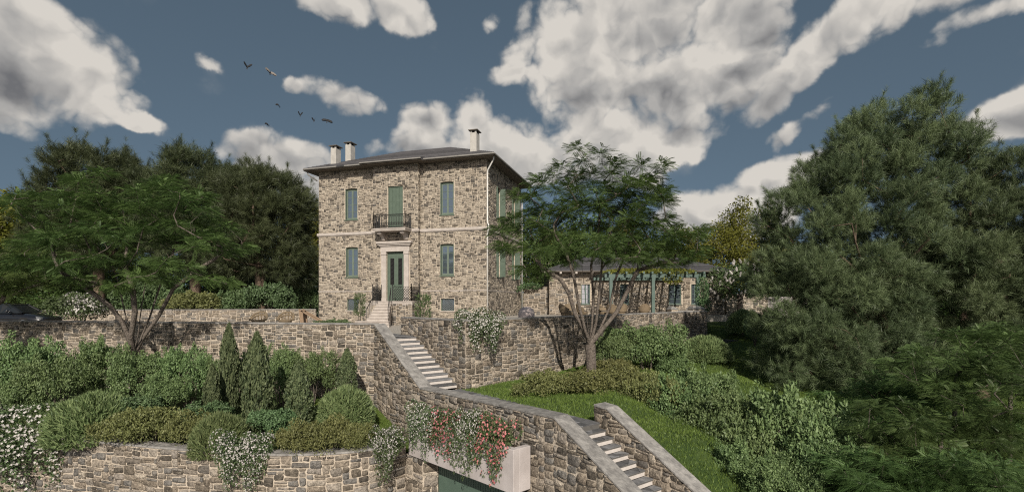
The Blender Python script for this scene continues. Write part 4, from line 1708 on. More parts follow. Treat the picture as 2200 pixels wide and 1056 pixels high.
GW = gx1 - gx0
GO = [(2.55, 3.25, -0.1, 1.5), (5.65, 6.4, -0.1, 1.5), (9.55, 10.55, -0.1, 1.5), (11.35, 12.0, -0.1, 1.5)]
mb = MB()
panel(mb, gf, 0, GW, -1.7, 2.42, GO)
mb.add([(gx0, GY, -1.7), (gx1, GY, -1.7), (gx1, GY + 7, -1.7), (gx0, GY + 7, -1.7), (gx0, GY, 2.42), (gx1, GY, 2.42), (gx1, GY + 7, 2.42), (gx0, GY + 7, 2.42)], [(1, 2, 6, 5), (2, 3, 7, 6), (3, 0, 4, 7)])
mb.build('wall', M_mortar, gh)
ms = Masonry(gh, 51)
ms.run(gf, GW, const(-1.4), const(2.42), GO, unit=(0.12, 0.085), depth=0.03)


def gleft(u, v, d):
    u, v, d = np.broadcast_arrays(np.asarray(u, float), np.asarray(v, float), np.asarray(d, float))
    return np.stack([gx0 - d, GY + 7 - u, v], -1)


def gright(u, v, d):
    u, v, d = np.broadcast_arrays(np.asarray(u, float), np.asarray(v, float), np.asarray(d, float))
    return np.stack([gx1 + d, GY + u, v], -1)


ms.run(gleft, 7, const(-1.4), const(2.42), (), unit=(0.14, 0.1), depth=0.03)
ms.run(gright, 7, const(-1.4), const(2.42), (), unit=(0.14, 0.1), depth=0.03)
ms.finish(M_stone)
_h = house
for o in GO:
    a, b, c, d = o
    fr = MB()
    D0 = -0.18
    for (x0, x1, z0, z1) in ((a, a + 0.07, c, d), (b - 0.07, b, c, d), (a + 0.071, b - 0.071, d - 0.07, d), (a + 0.071, b - 0.071, c, c + 0.07)):
        fr.mbox(gf, x0, x1, z0, z1, D0, D0 + 0.07)
    fr.mbox(gf, (a + b) / 2 - 0.04, (a + b) / 2 + 0.04, c + 0.071, d - 0.071, D0 + 0.002, D0 + 0.06)
    for k in (1, 2, 3):
        zz = c + (d - c) * k / 4
        fr.mbox(gf, a + 0.071, b - 0.071, zz - 0.015, zz + 0.015, D0 + 0.02, D0 + 0.05)
    wo = fr.build('window', M_teal, gh)
    MB().mbox(gf, a + 0.06, b - 0.06, c + 0.06, d - 0.06, D0 + 0.025, D0 + 0.035).build('pane', M_glass, wo)
    MB().mbox(gf, a - 0.05, b + 0.05, c - 0.06, c - 0.004, -0.1, 0.05).build('sill', M_teal, wo)
    MB().mbox(gf, a + 0.005, a + 0.045, c + 0.02, d - 0.02, D0 + 0.075, 0.06).build('shutter', M_teal, wo)
gr = MB()
o_ = 0.7
ge = [(gx0 - o_, GY - o_, 2.52), (gx1 + o_, GY - o_, 2.52), (gx1 + o_, GY + 7 + o_, 2.52), (gx0 - o_, GY + 7 + o_, 2.52)]
gr0, gr1 = (gx0 + 3.3, GY + 3.5, 3.95), (gx1 - 2.9, GY + 3.5, 3.95)
gr.add(ge + [gr0, gr1], [(0, 1, 5, 4), (1, 2, 5), (2, 3, 4, 5), (3, 0, 4)])
gro = gr.build('roof', M_roof, gh)
for k in range(14):
    f0, f1 = k / 14, (k + 1) / 14
    A0, A1, T0, T1 = [np.array(x) for x in (ge[0], ge[1], gr0, gr1)]
    p0, p1, q0, q1 = A0 + (T0 - A0) * f0, A1 + (T1 - A1) * f0, A0 + (T0 - A0) * f1, A1 + (T1 - A1) * f1
    MB().add([p0, p1, p1 + np.array([0, 0, 0.05]), p0 + np.array([0, 0, 0.05]), q0 + np.array([0, 0, 0.012]), q1 + np.array([0, 0, 0.012])], [(0, 1, 2, 3), (3, 2, 5, 4)], random.random()).build('tile_course', M_roof, gro)
sf = MB()
sf.box(gx0 - o_, GY - o_, 2.44, gx1 + o_, GY + 7 + o_, 2.515)
sf.build('soffit', M_soffit, gro)
for k in range(13):
    x = gx0 - 0.4 + k * (GW + 0.8) / 12
    MB().box(x - 0.08, GY - o_ - 0.06, 2.30, x + 0.08, GY - 0.05, 2.436).build('rafter_end', M_marble, gro)

# garden wall between the house and the garden house
rubble_wall('link_wall', 'stone wall joining the tall house to the garden house, green creeper along its top', 'stone wall', [(0.95, 42.4), (3.0, 42.0)], const(-1.6), const(1.36), seed=9, cope=False, unit=(0.13, 0.09), limit=150, depth=0.03, ends=False)
rubble_wall('side_garden_wall', 'low stone wall in shade right of the garden house', 'stone wall', [(17.75, 42.4), (21.5, 43.0)], const(-1.8), const(0.75), seed=12, cope=False, unit=(0.14, 0.1), limit=120, depth=0.03, ends=False)
sheet('gravel_court', [(20.0, 47), (34, 47), (34, 56.5), (20, 56.5)], -1.1, M_gravel)
lw = thing('low_rendered_wall', 'pale rendered wall glimpsed under the white flowering shrub', 'wall', (22, 46.5, -1.3))
m_ = MB()
m_.box(19.9, 46.4, -1.5, 27, 46.65, 0.55)
m_.build('panel', M_concrete, lw)

ZR = -0.95                                          # the right terrace lies half a metre higher
rt = MB()
rt.poly([(0.9, 22.6, ZR), (12.95, 35.2, ZR), (13.45, 38.3, ZR), (17.2, 40.9, ZR), (3.0, 40.9, ZR), (1.0, 41.9, ZR), (-1.2, 34.2, ZR)], 0.6)
structure(rt.build('raised_terrace', M_gravel))
pg = thing('pergola', 'green timber pergola with three visible posts and climbers in front of the garden house', 'pergola', (10, 37.5, ZR))
PY = 36.0
posts_x = [6.95, 9.92, 13.05]
ztp = 1.78
for x in posts_x:
    MB().box(x - 0.11, PY - 0.11, ZR, x + 0.11, PY + 0.11, ztp).build('post', M_teal, pg, bevel=0.01)
MB().box(6.5, PY - 0.08, ztp, 13.6, PY + 0.08, ztp + 0.24).build('beam', M_teal, pg, bevel=0.01)
MB().box(6.5, GY - 0.26, ztp, 13.6, GY - 0.05, ztp + 0.24).build('beam', M_teal, pg, bevel=0.01)
for k in range(12):
    x = 6.75 + k * 6.6 / 11
    MB().box(x - 0.065, PY - 0.5, ztp + 0.242, x + 0.065, GY - 0.06, ztp + 0.40).build('rafter', M_teal, pg, bevel=0.008)

# end planter of the right terrace with slate capped piers
ep = thing('end_planter', 'slate capped stone planter at the far right end of the terrace wall', 'planter', (12.2, 35.2, ZR))
for (x0, y0, x1, y1) in ((12.35, 34.9, 13.15, 36.0), (10.35, 33.2, 10.75, 34.1)):
    MB().box(x0, y0, ZR, x1, y1, -0.42).build('pier', M_mortar, ep)
    k = MB()
    k.hexa([(x0 - 0.06, y0 - 0.06, -0.418), (x1 + 0.06, y0 - 0.06, -0.418), (x1 + 0.06, y1 + 0.06, -0.418), (x0 - 0.06, y1 + 0.06, -0.418), (x0 + 0.12, y0 + 0.3, -0.22), (x1 - 0.2, y0 + 0.3, -0.22), (x1 - 0.2, y1, -0.22), (x0 + 0.12, y1, -0.22)])
    k.build('cap', M_slate, ep)
k = MB()
k.box(10.75, 34.2, ZR, 12.34, 34.5, -0.5)
k.build('front_curb', M_slate, ep)

# ------------------------------------------------------------------ car on the left terrace
car = thing('car', 'black car parked on the left terrace behind the wall, seen from its bonnet', 'car', (-29.0, 30.0, ZT))
M_paint = pmat('black_car_paint', (0.008, 0.008, 0.01), None, 2, 0.25, spec=0.5, coat=0.6)
M_carglass = pmat('tinted_car_glass', (0.012, 0.014, 0.016), None, 2, 0.05, spec=0.6)
M_tyre = pmat('tyre_rubber', (0.015, 0.015, 0.015), None, 8, 0.9)
M_rim = pmat('alloy_rim', (0.35, 0.35, 0.36), None, 5, 0.35, metal=0.9)
M_lamp = pmat('headlamp_glass', (0.12, 0.125, 0.13), None, 5, 0.1, spec=0.7)
CX0, CY0 = -31.35, 30.0


def car_sec(x, w, zlow, zmid, ztop, wtop):
    return [(x, -w, zlow), (x, -w * 1.02, zmid), (x, -wtop, ztop), (x, wtop, ztop), (x, w * 1.02, zmid), (x, w, zlow)]


secs = [(0.0, 0.70, 0.38, 0.62, 0.80, 0.60), (0.12, 0.83, 0.25, 0.62, 0.92, 0.72), (0.7, 0.88, 0.2, 0.65, 0.95, 0.76), (1.6, 0.89, 0.2, 0.65, 0.95, 0.80), (2.9, 0.89, 0.2, 0.65, 0.94, 0.80), (3.6, 0.88, 0.2, 0.62, 0.88, 0.72), (4.15, 0.84, 0.22, 0.56, 0.78, 0.64), (4.42, 0.72, 0.3, 0.52, 0.66, 0.52), (4.5, 0.58, 0.36, 0.48, 0.58, 0.42)]
mb = MB()
vs, fs = [], []
for s_ in secs:
    vs += [(CX0 + x, CY0 + y, ZT + z) for x, y, z in car_sec(*s_)]
for i in range(len(secs) - 1):
    for k in range(6):
        a, b = i * 6 + k, i * 6 + (k + 1) % 6
        fs.append((a, a + 6, b + 6, b))
fs += [tuple(range(6)), tuple(range((len(secs) - 1) * 6, len(secs) * 6))[::-1]]
mb.add(vs, fs)
body = mb.build('body', M_paint, car, smooth=True)
sb = body.modifiers.new('sub', 'SUBSURF'); sb.levels = 2; sb.render_levels = 2
mb = MB()
vs, fs = [], []
cab = [(0.25, 0.68, 0.90, 0.66), (0.75, 0.72, 1.30, 0.56), (1.35, 0.74, 1.42, 0.58), (2.1, 0.74, 1.42, 0.58), (2.5, 0.74, 1.36, 0.56), (3.3, 0.70, 0.90, 0.66)]
for x, w, z, wt in cab:
    vs += [(CX0 + x, CY0 - w, ZT + 0.88), (CX0 + x, CY0 - wt, ZT + z), (CX0 + x, CY0 + wt, ZT + z), (CX0 + x, CY0 + w, ZT + 0.88)]
for i in range(len(cab) - 1):
    for k in range(3):
        a = i * 4 + k
        fs.append((a, a + 1, a + 5, a + 4))
mb.add(vs, fs)
mb.build('window_glass', M_carglass, car, smooth=False)
mb = MB()
rf = [(0.72, 1.295, 0.57), (1.35, 1.43, 0.58), (2.1, 1.43, 0.58), (2.52, 1.365, 0.56)]
vs = []
for x, z, w in rf:
    vs += [(CX0 + x, CY0 - w, ZT + z + 0.015), (CX0 + x, CY0 + w, ZT + z + 0.015)]
mb.add(vs, [(i * 2, i * 2 + 2, i * 2 + 3, i * 2 + 1) for i in range(3)])
for s_ in (-1, 1):
    mb.bar((CX0 + 2.5, CY0 + s_ * 0.57, ZT + 1.37), (CX0 + 3.32, CY0 + s_ * 0.70, ZT + 0.90), 0.06)
    mb.bar((CX0 + 0.74, CY0 + s_ * 0.57, ZT + 1.30), (CX0 + 0.2, CY0 + s_ * 0.69, ZT + 0.90), 0.08)
    mb.bar((CX0 + 1.5, CY0 + s_ * 0.585, ZT + 1.41), (CX0 + 1.5, CY0 + s_ * 0.75, ZT + 0.90), 0.07)
    mb.bar((CX0 + 0.74, CY0 + s_ * 0.57, ZT + 1.31), (CX0 + 2.5, CY0 + s_ * 0.57, ZT + 1.39), 0.05)
mb.build('roof', M_paint, car)
for x in (0.85, 3.55):
    for s_ in (-1, 1):
        w = MB()
        c = (CX0 + x, CY0 + s_ * 0.80, ZT + 0.32)
        w.tube([(c[0], c[1] - 0.1, c[2]), (c[0], c[1] + 0.1, c[2])], 0.32, 18)
        wo = w.build('wheel', M_tyre, car)
        w = MB()
        w.tube([(c[0], c[1] + s_ * 0.101, c[2]), (c[0], c[1] + s_ * 0.115, c[2])], 0.2, 14)
        w.build('rim', M_rim, wo)
for s_ in (-1, 1):
    MB().hexa([(CX0 + 4.2, CY0 + s_ * 0.64 - 0.13, ZT + 0.55), (CX0 + 4.43, CY0 + s_ * 0.6 - 0.13, ZT + 0.53), (CX0 + 4.43, CY0 + s_ * 0.6 + 0.13, ZT + 0.53), (CX0 + 4.2, CY0 + s_ * 0.64 + 0.13, ZT + 0.55),
               (CX0 + 4.14, CY0 + s_ * 0.64 - 0.12, ZT + 0.70), (CX0 + 4.36, CY0 + s_ * 0.6 - 0.12, ZT + 0.64), (CX0 + 4.36, CY0 + s_ * 0.6 + 0.12, ZT + 0.64), (CX0 + 4.14, CY0 + s_ * 0.64 + 0.12, ZT + 0.70)]).build('headlight', M_lamp, car)
    mi = MB()
    mi.lathe((CX0 + 2.75, CY0 + s_ * 1.0, ZT + 0.93), [(0.0, 0), (0.07, 0.02), (0.08, 0.08), (0.05, 0.14), (0, 0.15)], 8)
    mi.bar((CX0 + 2.75, CY0 + s_ * 0.72, ZT + 0.93), (CX0 + 2.75, CY0 + s_ * 0.98, ZT + 0.98), 0.04)
    mi.build('mirror', M_paint, car)

# ------------------------------------------------------------------ things on the terraces


def wicker_chair(label, loc, rz):
    t = thing('wicker_chair', label, 'chair', loc, 'wicker chairs on the right terrace')
    x, y, z = loc
    s = MB()
    s.lathe((x, y, z), [(0.22, 0.0), (0.25, 0.2), (0.31, 0.40), (0.30, 0.43)], 16)
    s.build('seat', M_wicker, t)
    b = MB()
    pts = []
    n = 14
    inner, outer = [], []
    for k in range(n + 1):
        a = math.pi * (0.08 + 0.84 * k / n) + 0
        hgt = 0.62 + 0.28 * math.sin(math.pi * k / n) ** 1.5
        for (rr, lst) in ((0.31, inner), (0.35, outer)):
            ww = rr * (1.0 + 0.22)
            lst.append([(x + rr * math.cos(a), y + rr * math.sin(a), z + 0.40), (x + ww * math.cos(a), y + ww * math.sin(a), z + hgt)])
    vs, fs = [], []
    for k in range(n + 1):
        vs += [inner[k][0], inner[k][1], outer[k][1], outer[k][0]]
    for k in range(n):
        a, c = k * 4, k * 4 + 4
        for q in range(4):
            fs.append((a + q, c + q, c + (q + 1) % 4, a + (q + 1) % 4))
    fs += [(0, 1, 2, 3), (n * 4 + 3, n * 4 + 2, n * 4 + 1, n * 4)]
    b.add(vs, fs)
    b.build('backrest', M_wicker, t)
    MB().lathe((x, y, z), [(0.0, 0.43), (0.27, 0.43), (0.28, 0.48), (0.24, 0.50), (0, 0.505)], 16).build('cushion', M_soffit, t)
    t.rotation_euler = (0, 0, rz)
    return t


def on_terrace(px, Y):
    p = at(px, 650, Y)
    return (p.x, p.y, ZT)




def on_right(px, Y):
    p = at(px, 650, Y)
    return (p.x, p.y, ZR)


chairs = [(1216, 29.0, 2.2, 'tan wicker chair leftmost on the right terrace, left of the tree stems'), (1226, 30.4, 0.4, 'tan wicker chair tucked just right of the leftmost chair'),
          (1252, 30.5, 1.9, 'dark shaded wicker chair on the terrace behind the left stem of the multi-stemmed tree'), (1298, 31.0, 0.8, 'wicker chair between the tree stems, half hidden by bark'),
          (1318, 30.2, 2.6, 'wicker chair with flared back just right of the tree stems'), (1334, 32.5, 3.4, 'wicker chair low behind the flared chair near the pergola'),
          (1384, 33.5, 3.0, 'upright wicker chair standing alone near the middle pergola post')]
for px, Y, rz, lab in chairs:
    wicker_chair(lab, on_right(px, Y), rz)
tb = thing('round_table', 'round dark terrace table among the wicker chairs', 'table', on_right(1275, 30.6))
x, y, z = on_right(1275, 30.6)
MB().lathe((x, y, z + 0.70), [(0.55, 0.0), (0.57, 0.02), (0.55, 0.04)], 20).build('tabletop', M_soffit, tb)
MB().lathe((x, y, z), [(0.3, 0.0), (0.28, 0.04), (0.05, 0.08), (0.05, 0.69), (0.15, 0.70)], 12).build('pedestal', M_iron, tb)

pf = thing('pouffe', 'pale round canvas pouffe on the right terrace near the house corner', 'pouffe', on_right(1131, 27.0))
x, y, z = on_right(1131, 27.0)
MB().lathe((x, y, z), [(0.34, 0.0), (0.42, 0.12), (0.44, 0.4), (0.36, 0.62), (0.18, 0.73), (0.0, 0.75)], 18).build('cushion', pmat('pale_canvas', (0.45, 0.38, 0.36), (0.54, 0.46, 0.44), 6, 0.9), pf, smooth=True)

# left terrace: timber lounger, dark bench, stone trough arches
lg = thing('timber_lounger', 'warm brown timber lounger with raised sloping back at the left of the house', 'lounger', (-11.2, 30.5, ZT))
p0 = at(642, 664, 30.5); p1 = at(685, 688, 30.5)
for dy in (0.0, 0.55):
    MB().bar(p0 + Vector((0, dy, 0)), p1 + Vector((0, dy, -0.02)), 0.05, 0.07).build('back_rail', M_wood, lg)
    MB().bar((p0.x + 0.12, p0.y + dy, p0.z - 0.08), (p0.x + 0.22, p0.y + dy, ZT), 0.22, 0.05).build('leg', M_wood, lg)
MB().hexa([tuple(p0 + Vector((0.03, 0.04, -0.07))), tuple(p1 + Vector((0, 0.04, -0.09))), tuple(p1 + Vector((0, 0.5, -0.09))), tuple(p0 + Vector((0.03, 0.5, -0.07))),
           tuple(p0 + Vector((0.03, 0.04, -0.03))), tuple(p1 + Vector((0, 0.04, -0.05))), tuple(p1 + Vector((0, 0.5, -0.05))), tuple(p0 + Vector((0.03, 0.5, -0.03)))]).build('back_panel', M_wood, lg)
MB().box(p1.x - 0.2, p1.y, ZT + 0.28, p1.x + 1.0, p1.y + 0.55, ZT + 0.34).build('seat', M_wood, lg)
for dy in (0.04, 0.5):
    MB().box(p1.x + 0.9, p1.y + dy - 0.03, ZT, p1.x + 0.96, p1.y + dy + 0.03, ZT + 0.279).build('leg', M_wood, lg)

for i, (px, lab) in enumerate(((555, 'left rounded wicker armchair below the hedge on the left terrace'), (613, 'right rounded wicker armchair near the timber lounger'))):
    t = thing('wicker_armchair', lab, 'chair', on_terrace(px, 31.5), 'wicker armchairs on the left terrace')
    x, y, z = on_terrace(px, 31.5)
    MB().lathe((x, y, z), [(0.3, 0.0), (0.34, 0.2), (0.40, 0.40), (0.38, 0.43)], 16).build('seat', M_wicker, t)
    b = MB()
    b.tube([(x + 0.5 * math.cos(a), y + 0.45 * math.sin(a), z + 0.42 + 0.48 * max(0, math.sin(a)) ** 0.7) for a in np.linspace(-0.2, math.pi + 0.2, 14)], 0.05, 8)
    b.tube([(x + 0.44 * math.cos(a), y + 0.42 * math.sin(a), z + 0.42 + 0.3 * max(0, math.sin(a)) ** 0.7) for a in np.linspace(-0.1, math.pi + 0.1, 14)], 0.05, 8)
    for a in np.linspace(0.3, math.pi - 0.3, 7):
        b.tube([(x + 0.4 * math.cos(a), y + 0.4 * math.sin(a), z + 0.42), (x + 0.5 * math.cos(a), y + 0.45 * math.sin(a), z + 0.42 + 0.46 * math.sin(a) ** 0.7)], 0.03, 5)
    b.build('backrest', M_wicker, t)

# ------------------------------------------------------------------ birds
M_bird = pmat('dark_feathers', (0.015, 0.015, 0.017), (0.035, 0.033, 0.033), 12, 0.7)
M_bird_p = pmat('pale_feathers', (0.20, 0.17, 0.15), (0.28, 0.25, 0.22), 12, 0.7)


def bird(px, py, Y, span, wing, roll, yaw, label, pale=False, fold=0.0):
    c = at(px, py, Y)
    t = thing('bird', label, 'bird', tuple(c), 'birds flying left of the house')
    span *= 1.15
    s = span / 2
    bl = span * 0.38
    b = MB()
    prof_b = [(-0.5, 0.0), (-0.42, 0.07), (-0.2, 0.15), (0.05, 0.19), (0.28, 0.14), (0.38, 0.10), (0.47, 0.10), (0.55, 0.06), (0.60, 0.012)]
    b.tube([(c.x + x * bl, c.y, c.z + (0.03 * bl if x > 0.4 else 0)) for x, r in prof_b], [max(0.004, r * bl) for x, r in prof_b], 8)
    b.build('body', M_bird, t, smooth=True)
    tl = MB()
    tl.add([(c.x - 0.42 * bl, c.y - 0.04 * bl, c.z), (c.x - 0.42 * bl, c.y + 0.04 * bl, c.z), (c.x - 0.85 * bl, c.y + 0.15 * bl, c.z - 0.02), (c.x - 0.9 * bl, c.y, c.z - 0.02), (c.x - 0.85 * bl, c.y - 0.15 * bl, c.z - 0.02),
            (c.x - 0.6 * bl, c.y, c.z - 0.02)], [(0, 1, 2, 3), (0, 3, 4), (0, 4, 5), (1, 5, 2)])
    tl.build('tail', M_bird, t)
    for sg in (-1, 1):
        w = MB()
        e1, e2 = wing, wing - fold
        y1, z1 = s * 0.45 * math.cos(e1), s * 0.45 * math.sin(e1)
        y2, z2 = y1 + s * 0.55 * math.cos(e2), z1 + s * 0.55 * math.sin(e2)
        P = [(0.28 * bl, 0.03, 0.03), (-0.36 * bl, 0.03, 0.02), (-0.46 * bl, y1, z1), (0.38 * bl, y1, z1), (-0.15 * bl, y2, z2), (-0.52 * bl, y1 + 0.5 * (y2 - y1), z1 + 0.5 * (z2 - z1)), (0.32 * bl, y1 + 0.5 * (y2 - y1), z1 + 0.5 * (z2 - z1))]
        th = 0.03
        vs = [(c.x + x, c.y + sg * y, c.z + z + th) for x, y, z in P] + [(c.x + x, c.y + sg * y, c.z + z - th * 0.5) for x, y, z in P]
        fs = [(0, 3, 2, 1), (3, 6, 5, 2), (6, 4, 5)]
        fs += [tuple(i + 7 for i in f[::-1]) for f in fs]
        w.add(vs, fs)
        w.build('wing', M_bird_p if pale else M_bird, t)
    t.rotation_euler = (roll, -0.85, yaw)


bird(531, 144, 30, 0.62, 0.85, 0.2, 2.0, 'dark bird with wings raised in a wide V, highest of the flock')
bird(580, 156, 30, 0.66, 0.35, 0.5, 2.1, 'bird with pale brown wings spread, right of the highest bird', True, 0.2)
bird(598, 226, 34, 0.40, -0.1, 0.3, 2.6, 'small dark bird with wings level, alone in the middle of the flock', False, 0.5)
bird(575, 268, 34, 0.44, 0.15, 0.4, 2.5, 'lowest dark bird of the flock with short spread wings', False, 0.6)
bird(645, 247, 34, 0.50, 1.0, 0.1, 1.9, 'dark bird with steeply raised wings, left of the lower right pair')
bird(675, 259, 34, 0.44, 1.05, 0.0, 1.7, 'smaller dark bird with narrow raised wings beside the gliding bird')
bird(703, 259, 33, 0.62, 0.02, 0.25, 1.7, 'rightmost dark bird gliding with wings held flat', False, 0.15)

# ------------------------------------------------------------------ foliage builders
LEAF_V = np.array([(0, 0, 0), (0.45, 0.26, 0.07), (1, 0, -0.04), (0.45, -0.26, 0.07)], float)
LEAF_F = np.array([(0, 2, 1), (0, 3, 2)])
BLADE_V = np.array([(0, 0.09, 0), (0, -0.09, 0), (1, 0, -0.08)], float)
BLADE_F = np.array([(0, 1, 2)])


def make_frond(pairs=8, wid=0.085, ln=0.25, droop=0.22):
    V, F = [], []
    for k in range(pairs):
        x = 0.16 + 0.8 * k / (pairs - 1)
        z = -droop * x * x
        l = ln * (0.75 + 0.35 * math.sin(math.pi * (k + 0.6) / pairs))
        for s in (-1, 1):
            b = len(V)
            d = Vector((0.42, s * 0.9, -0.12)).normalized()
            c = Vector((0.9, -s * 0.42, 0)).normalized()
            o = Vector((x, 0, z))
            V += [tuple(o), tuple(o + d * l * 0.5 + c * wid * 0.5 + Vector((0, 0, 0.02))), tuple(o + d * l), tuple(o + d * l * 0.5 - c * wid * 0.5)]
            F += [(b, b + 2, b + 1), (b, b + 3, b + 2)]
    b = len(V)
    V += [(0, 0.012, 0), (0, -0.012, 0), (1.0, 0, -droop)]
    F += [(b, b + 1, b + 2)]
    return np.array(V), np.array(F)


FROND_V, FROND_F = make_frond(8, 0.075, 0.24, 0.28)


def make_tuft(n=20, ln=0.50, wid=0.032, spread=1.05, seed=3):
    r = random.Random(seed)
    V, F = [], []
    for k in range(n):
        x = 0.1 + 0.5 * k / n
        a = k * 2.399
        l = ln * r.uniform(0.8, 1.15)
        d = Vector((0.85, spread * math.cos(a), spread * math.sin(a))).normalized()
        c = d.cross(Vector((math.sin(a), 0.3, math.cos(a)))).normalized()
        o = Vector((x, 0, 0))
        b = len(V)
        V += [tuple(o + c * wid / 2), tuple(o - c * wid / 2), tuple(o + d * l)]
        F += [(b, b + 1, b + 2)]
    b = len(V)
    V += [(0, 0.02, 0), (0, -0.02, 0), (0.8, 0, 0)]
    F += [(b, b + 1, b + 2)]
    return np.array(V), np.array(F)


TUFT_V, TUFT_F = make_tuft()


def make_flower(n=5, cup=0.35):
    V = [(0.0, 0, 0)]
    F = []
    for k in range(n * 2):
        a = 2 * math.pi * k / (n * 2)
        rr = 0.5 if k % 2 == 0 else 0.27
        V.append((cup * rr * (1 if k % 2 == 0 else 0.8), rr * math.cos(a), rr * math.sin(a)))
    for k in range(n * 2):
        F.append((0, 1 + k, 1 + (k + 1) % (n * 2)))
    return np.array(V, float), np.array(F)


FLOWER_V, FLOWER_F = make_flower()


def unit(a):
    return a / np.maximum(1e-6, np.linalg.norm(a, axis=-1, keepdims=True))


def rdir(n):
    return unit(rng.normal(size=(n, 3)))


def scatter(TV, TF, pos, ax, nr, sc):
    ax = unit(ax)
    b = unit(np.cross(nr, ax))
    n = np.cross(ax, b)
    sc = np.broadcast_to(np.asarray(sc, float), (len(pos),))
    V = pos[:, None, :] + sc[:, None, None] * (TV[None, :, 0:1] * ax[:, None, :] + TV[None, :, 1:2] * b[:, None, :] + TV[None, :, 2:3] * n[:, None, :])
    F = TF[None] + (len(TV) * np.arange(len(pos)))[:, None, None]
    return V.reshape(-1, 3), F.reshape(-1, 3)


def join(parts):
    V, F, T, o = [], [], [], 0
    for v, f, t in parts:
        V.append(v); F.append(f + o); T.append(t)
        o += len(v)
    return np.concatenate(V), np.concatenate(F), np.concatenate(T)


def lobes(n, up_only=True, rough=1.0):
    """centres and radii of leaf lobes over a uneven unit dome (half width 1, height about 1), with stray shoots"""
    out = []
    ph = rng.uniform(0, 6.28, 4)
    for k in range(n):
        for _ in range(40):
            d = rdir(1)[0]
            if d[2] > (-0.25 if up_only else -1):
                break
        az = math.atan2(d[1], d[0])
        un = 1 + 0.16 * math.sin(2 * az + ph[0]) + 0.12 * math.sin(3 * az + ph[1] + 2 * d[2])
        rr = rng.uniform(0.50, 0.84) * un
        c = np.array([d[0] * rr, d[1] * rr, max(0.1, 0.40 + d[2] * 0.44 * rr / 0.8)])
        out.append((c, rng.uniform(0.17, 0.36) * rough))
    for k in range(int(n * 0.9)):
        c, r = out[int(rng.integers(n))]
        d = rdir(1)[0]
        d[2] = abs(d[2]) * 0.8 + 0.25
        d /= np.linalg.norm(d)
        for q in (0.85, 1.15, 1.4):
            out.append((c + d * r * q, 0.075 * (1.5 - 0.5 * q)))
    return out


def shrub_mesh(n_leaf, leaf, n_lobe=26, up=0.35, tv=LEAF_V, tf=LEAF_F, rough=1.0, zs=1.0, inner=0.0, shape=None):
    """unit shrub: half width 1, height about 1"""
    L = shape if shape is not None else lobes(n_lobe, rough=rough)
    w = np.array([r ** 1.7 for c, r in L])
    w = w / w.sum()
    idx = rng.choice(len(L), n_leaf, p=w)
    C = np.array([c for c, r in L])[idx]
    Rr = np.array([r for c, r in L])[idx]
    d = rdir(n_leaf)
    d[:, 2] = np.where(d[:, 2] < -0.3, -d[:, 2], d[:, 2])
    rad = Rr * (1 - 0.35 * rng.random(n_leaf) ** 2) * (1 + 0.18 * (rng.random(n_leaf) > 0.93))
    pos = C + d * rad[:, None]
    pos[:, 2] *= zs
    pos[:, 2] = np.maximum(pos[:, 2], 0.01)
    nr = unit(d * 0.9 + rdir(n_leaf) * 0.75 + np.array([0, 0, 0.35]))
    ax = unit(np.cross(nr, rdir(n_leaf)) + d * 0.35 + np.array([0, 0, up * 0.6]))
    lobe_t = rng.random(len(L))[idx]
    V, F = scatter(tv, tf, pos, ax, nr, leaf * rng.uniform(0.7, 1.25, n_leaf))
    T = np.repeat((0.55 * rng.random(n_leaf) + 0.3 * lobe_t + 0.15 * np.clip(pos[:, 2], 0, 1)).clip(0, 1), len(tv))
    return V, F, T


def stems_mesh(n=7, h=0.6, sp=0.45, r=0.018):
    mb = MB()
    for k in range(n):
        a = 2 * math.pi * k / n + rng.uniform(-0.4, 0.4)
        e = Vector((math.cos(a) * sp * rng.uniform(0.5, 1.2), math.sin(a) * sp * rng.uniform(0.5, 1.2), h * rng.uniform(0.8, 1.3)))
        m = e * 0.5 + Vector((rng.uniform(-0.06, 0.06), rng.uniform(-0.06, 0.06), 0.05))
        mb.tube([(0.03 * math.cos(a), 0.03 * math.sin(a), -0.12), tuple(m), tuple(e)], [r, r * 0.7, r * 0.35], 5)
    return mb


PROTO = {}


def make_shrub_proto(kind, name, mat, VFT, flowers=None, fmat=None, stem=True, fname='blossom'):
    """first thing of a kind; later ones copy it"""
    root = thing(name, 'x', 'shrub', (0, 0, 0))
    if VFT is not None:
        V, F, T = VFT
        np_mesh('foliage', V, F, mat, root, T, origin=(0, 0, 0))
    if flowers is not None:
        V, F, T = flowers
        np_mesh(fname, V, F, fmat, root, T, origin=(0, 0, 0))
    if stem:
        stems_mesh().build('stem', M_bark, root, origin=(0, 0, 0))
    PROTO.setdefault(kind, []).append([root, False])
    return root


def put(kind, label, cat, loc, rx, h, ry=None, rz=None, group=None, var=None, tilt=0.0):
    """one individual: half width rx, height h"""
    lst = PROTO[kind]
    k = rng.integers(len(lst)) if var is None else var % len(lst)
    root, used = lst[k]
    rz = rng.uniform(0, 6.28) if rz is None else rz
    sc = (rx, ry or rx, h)
    if not used:
        lst[k][1] = True
        place(root, loc, rz, sc)
        r = root
    else:
        r = dup(root, loc, rz, sc)
    r['label'] = label
    r['category'] = cat
    if group:
        r['group'] = group
    r.rotation_euler = (tilt, 0, rz) if tilt else (0, 0, rz)
    return r


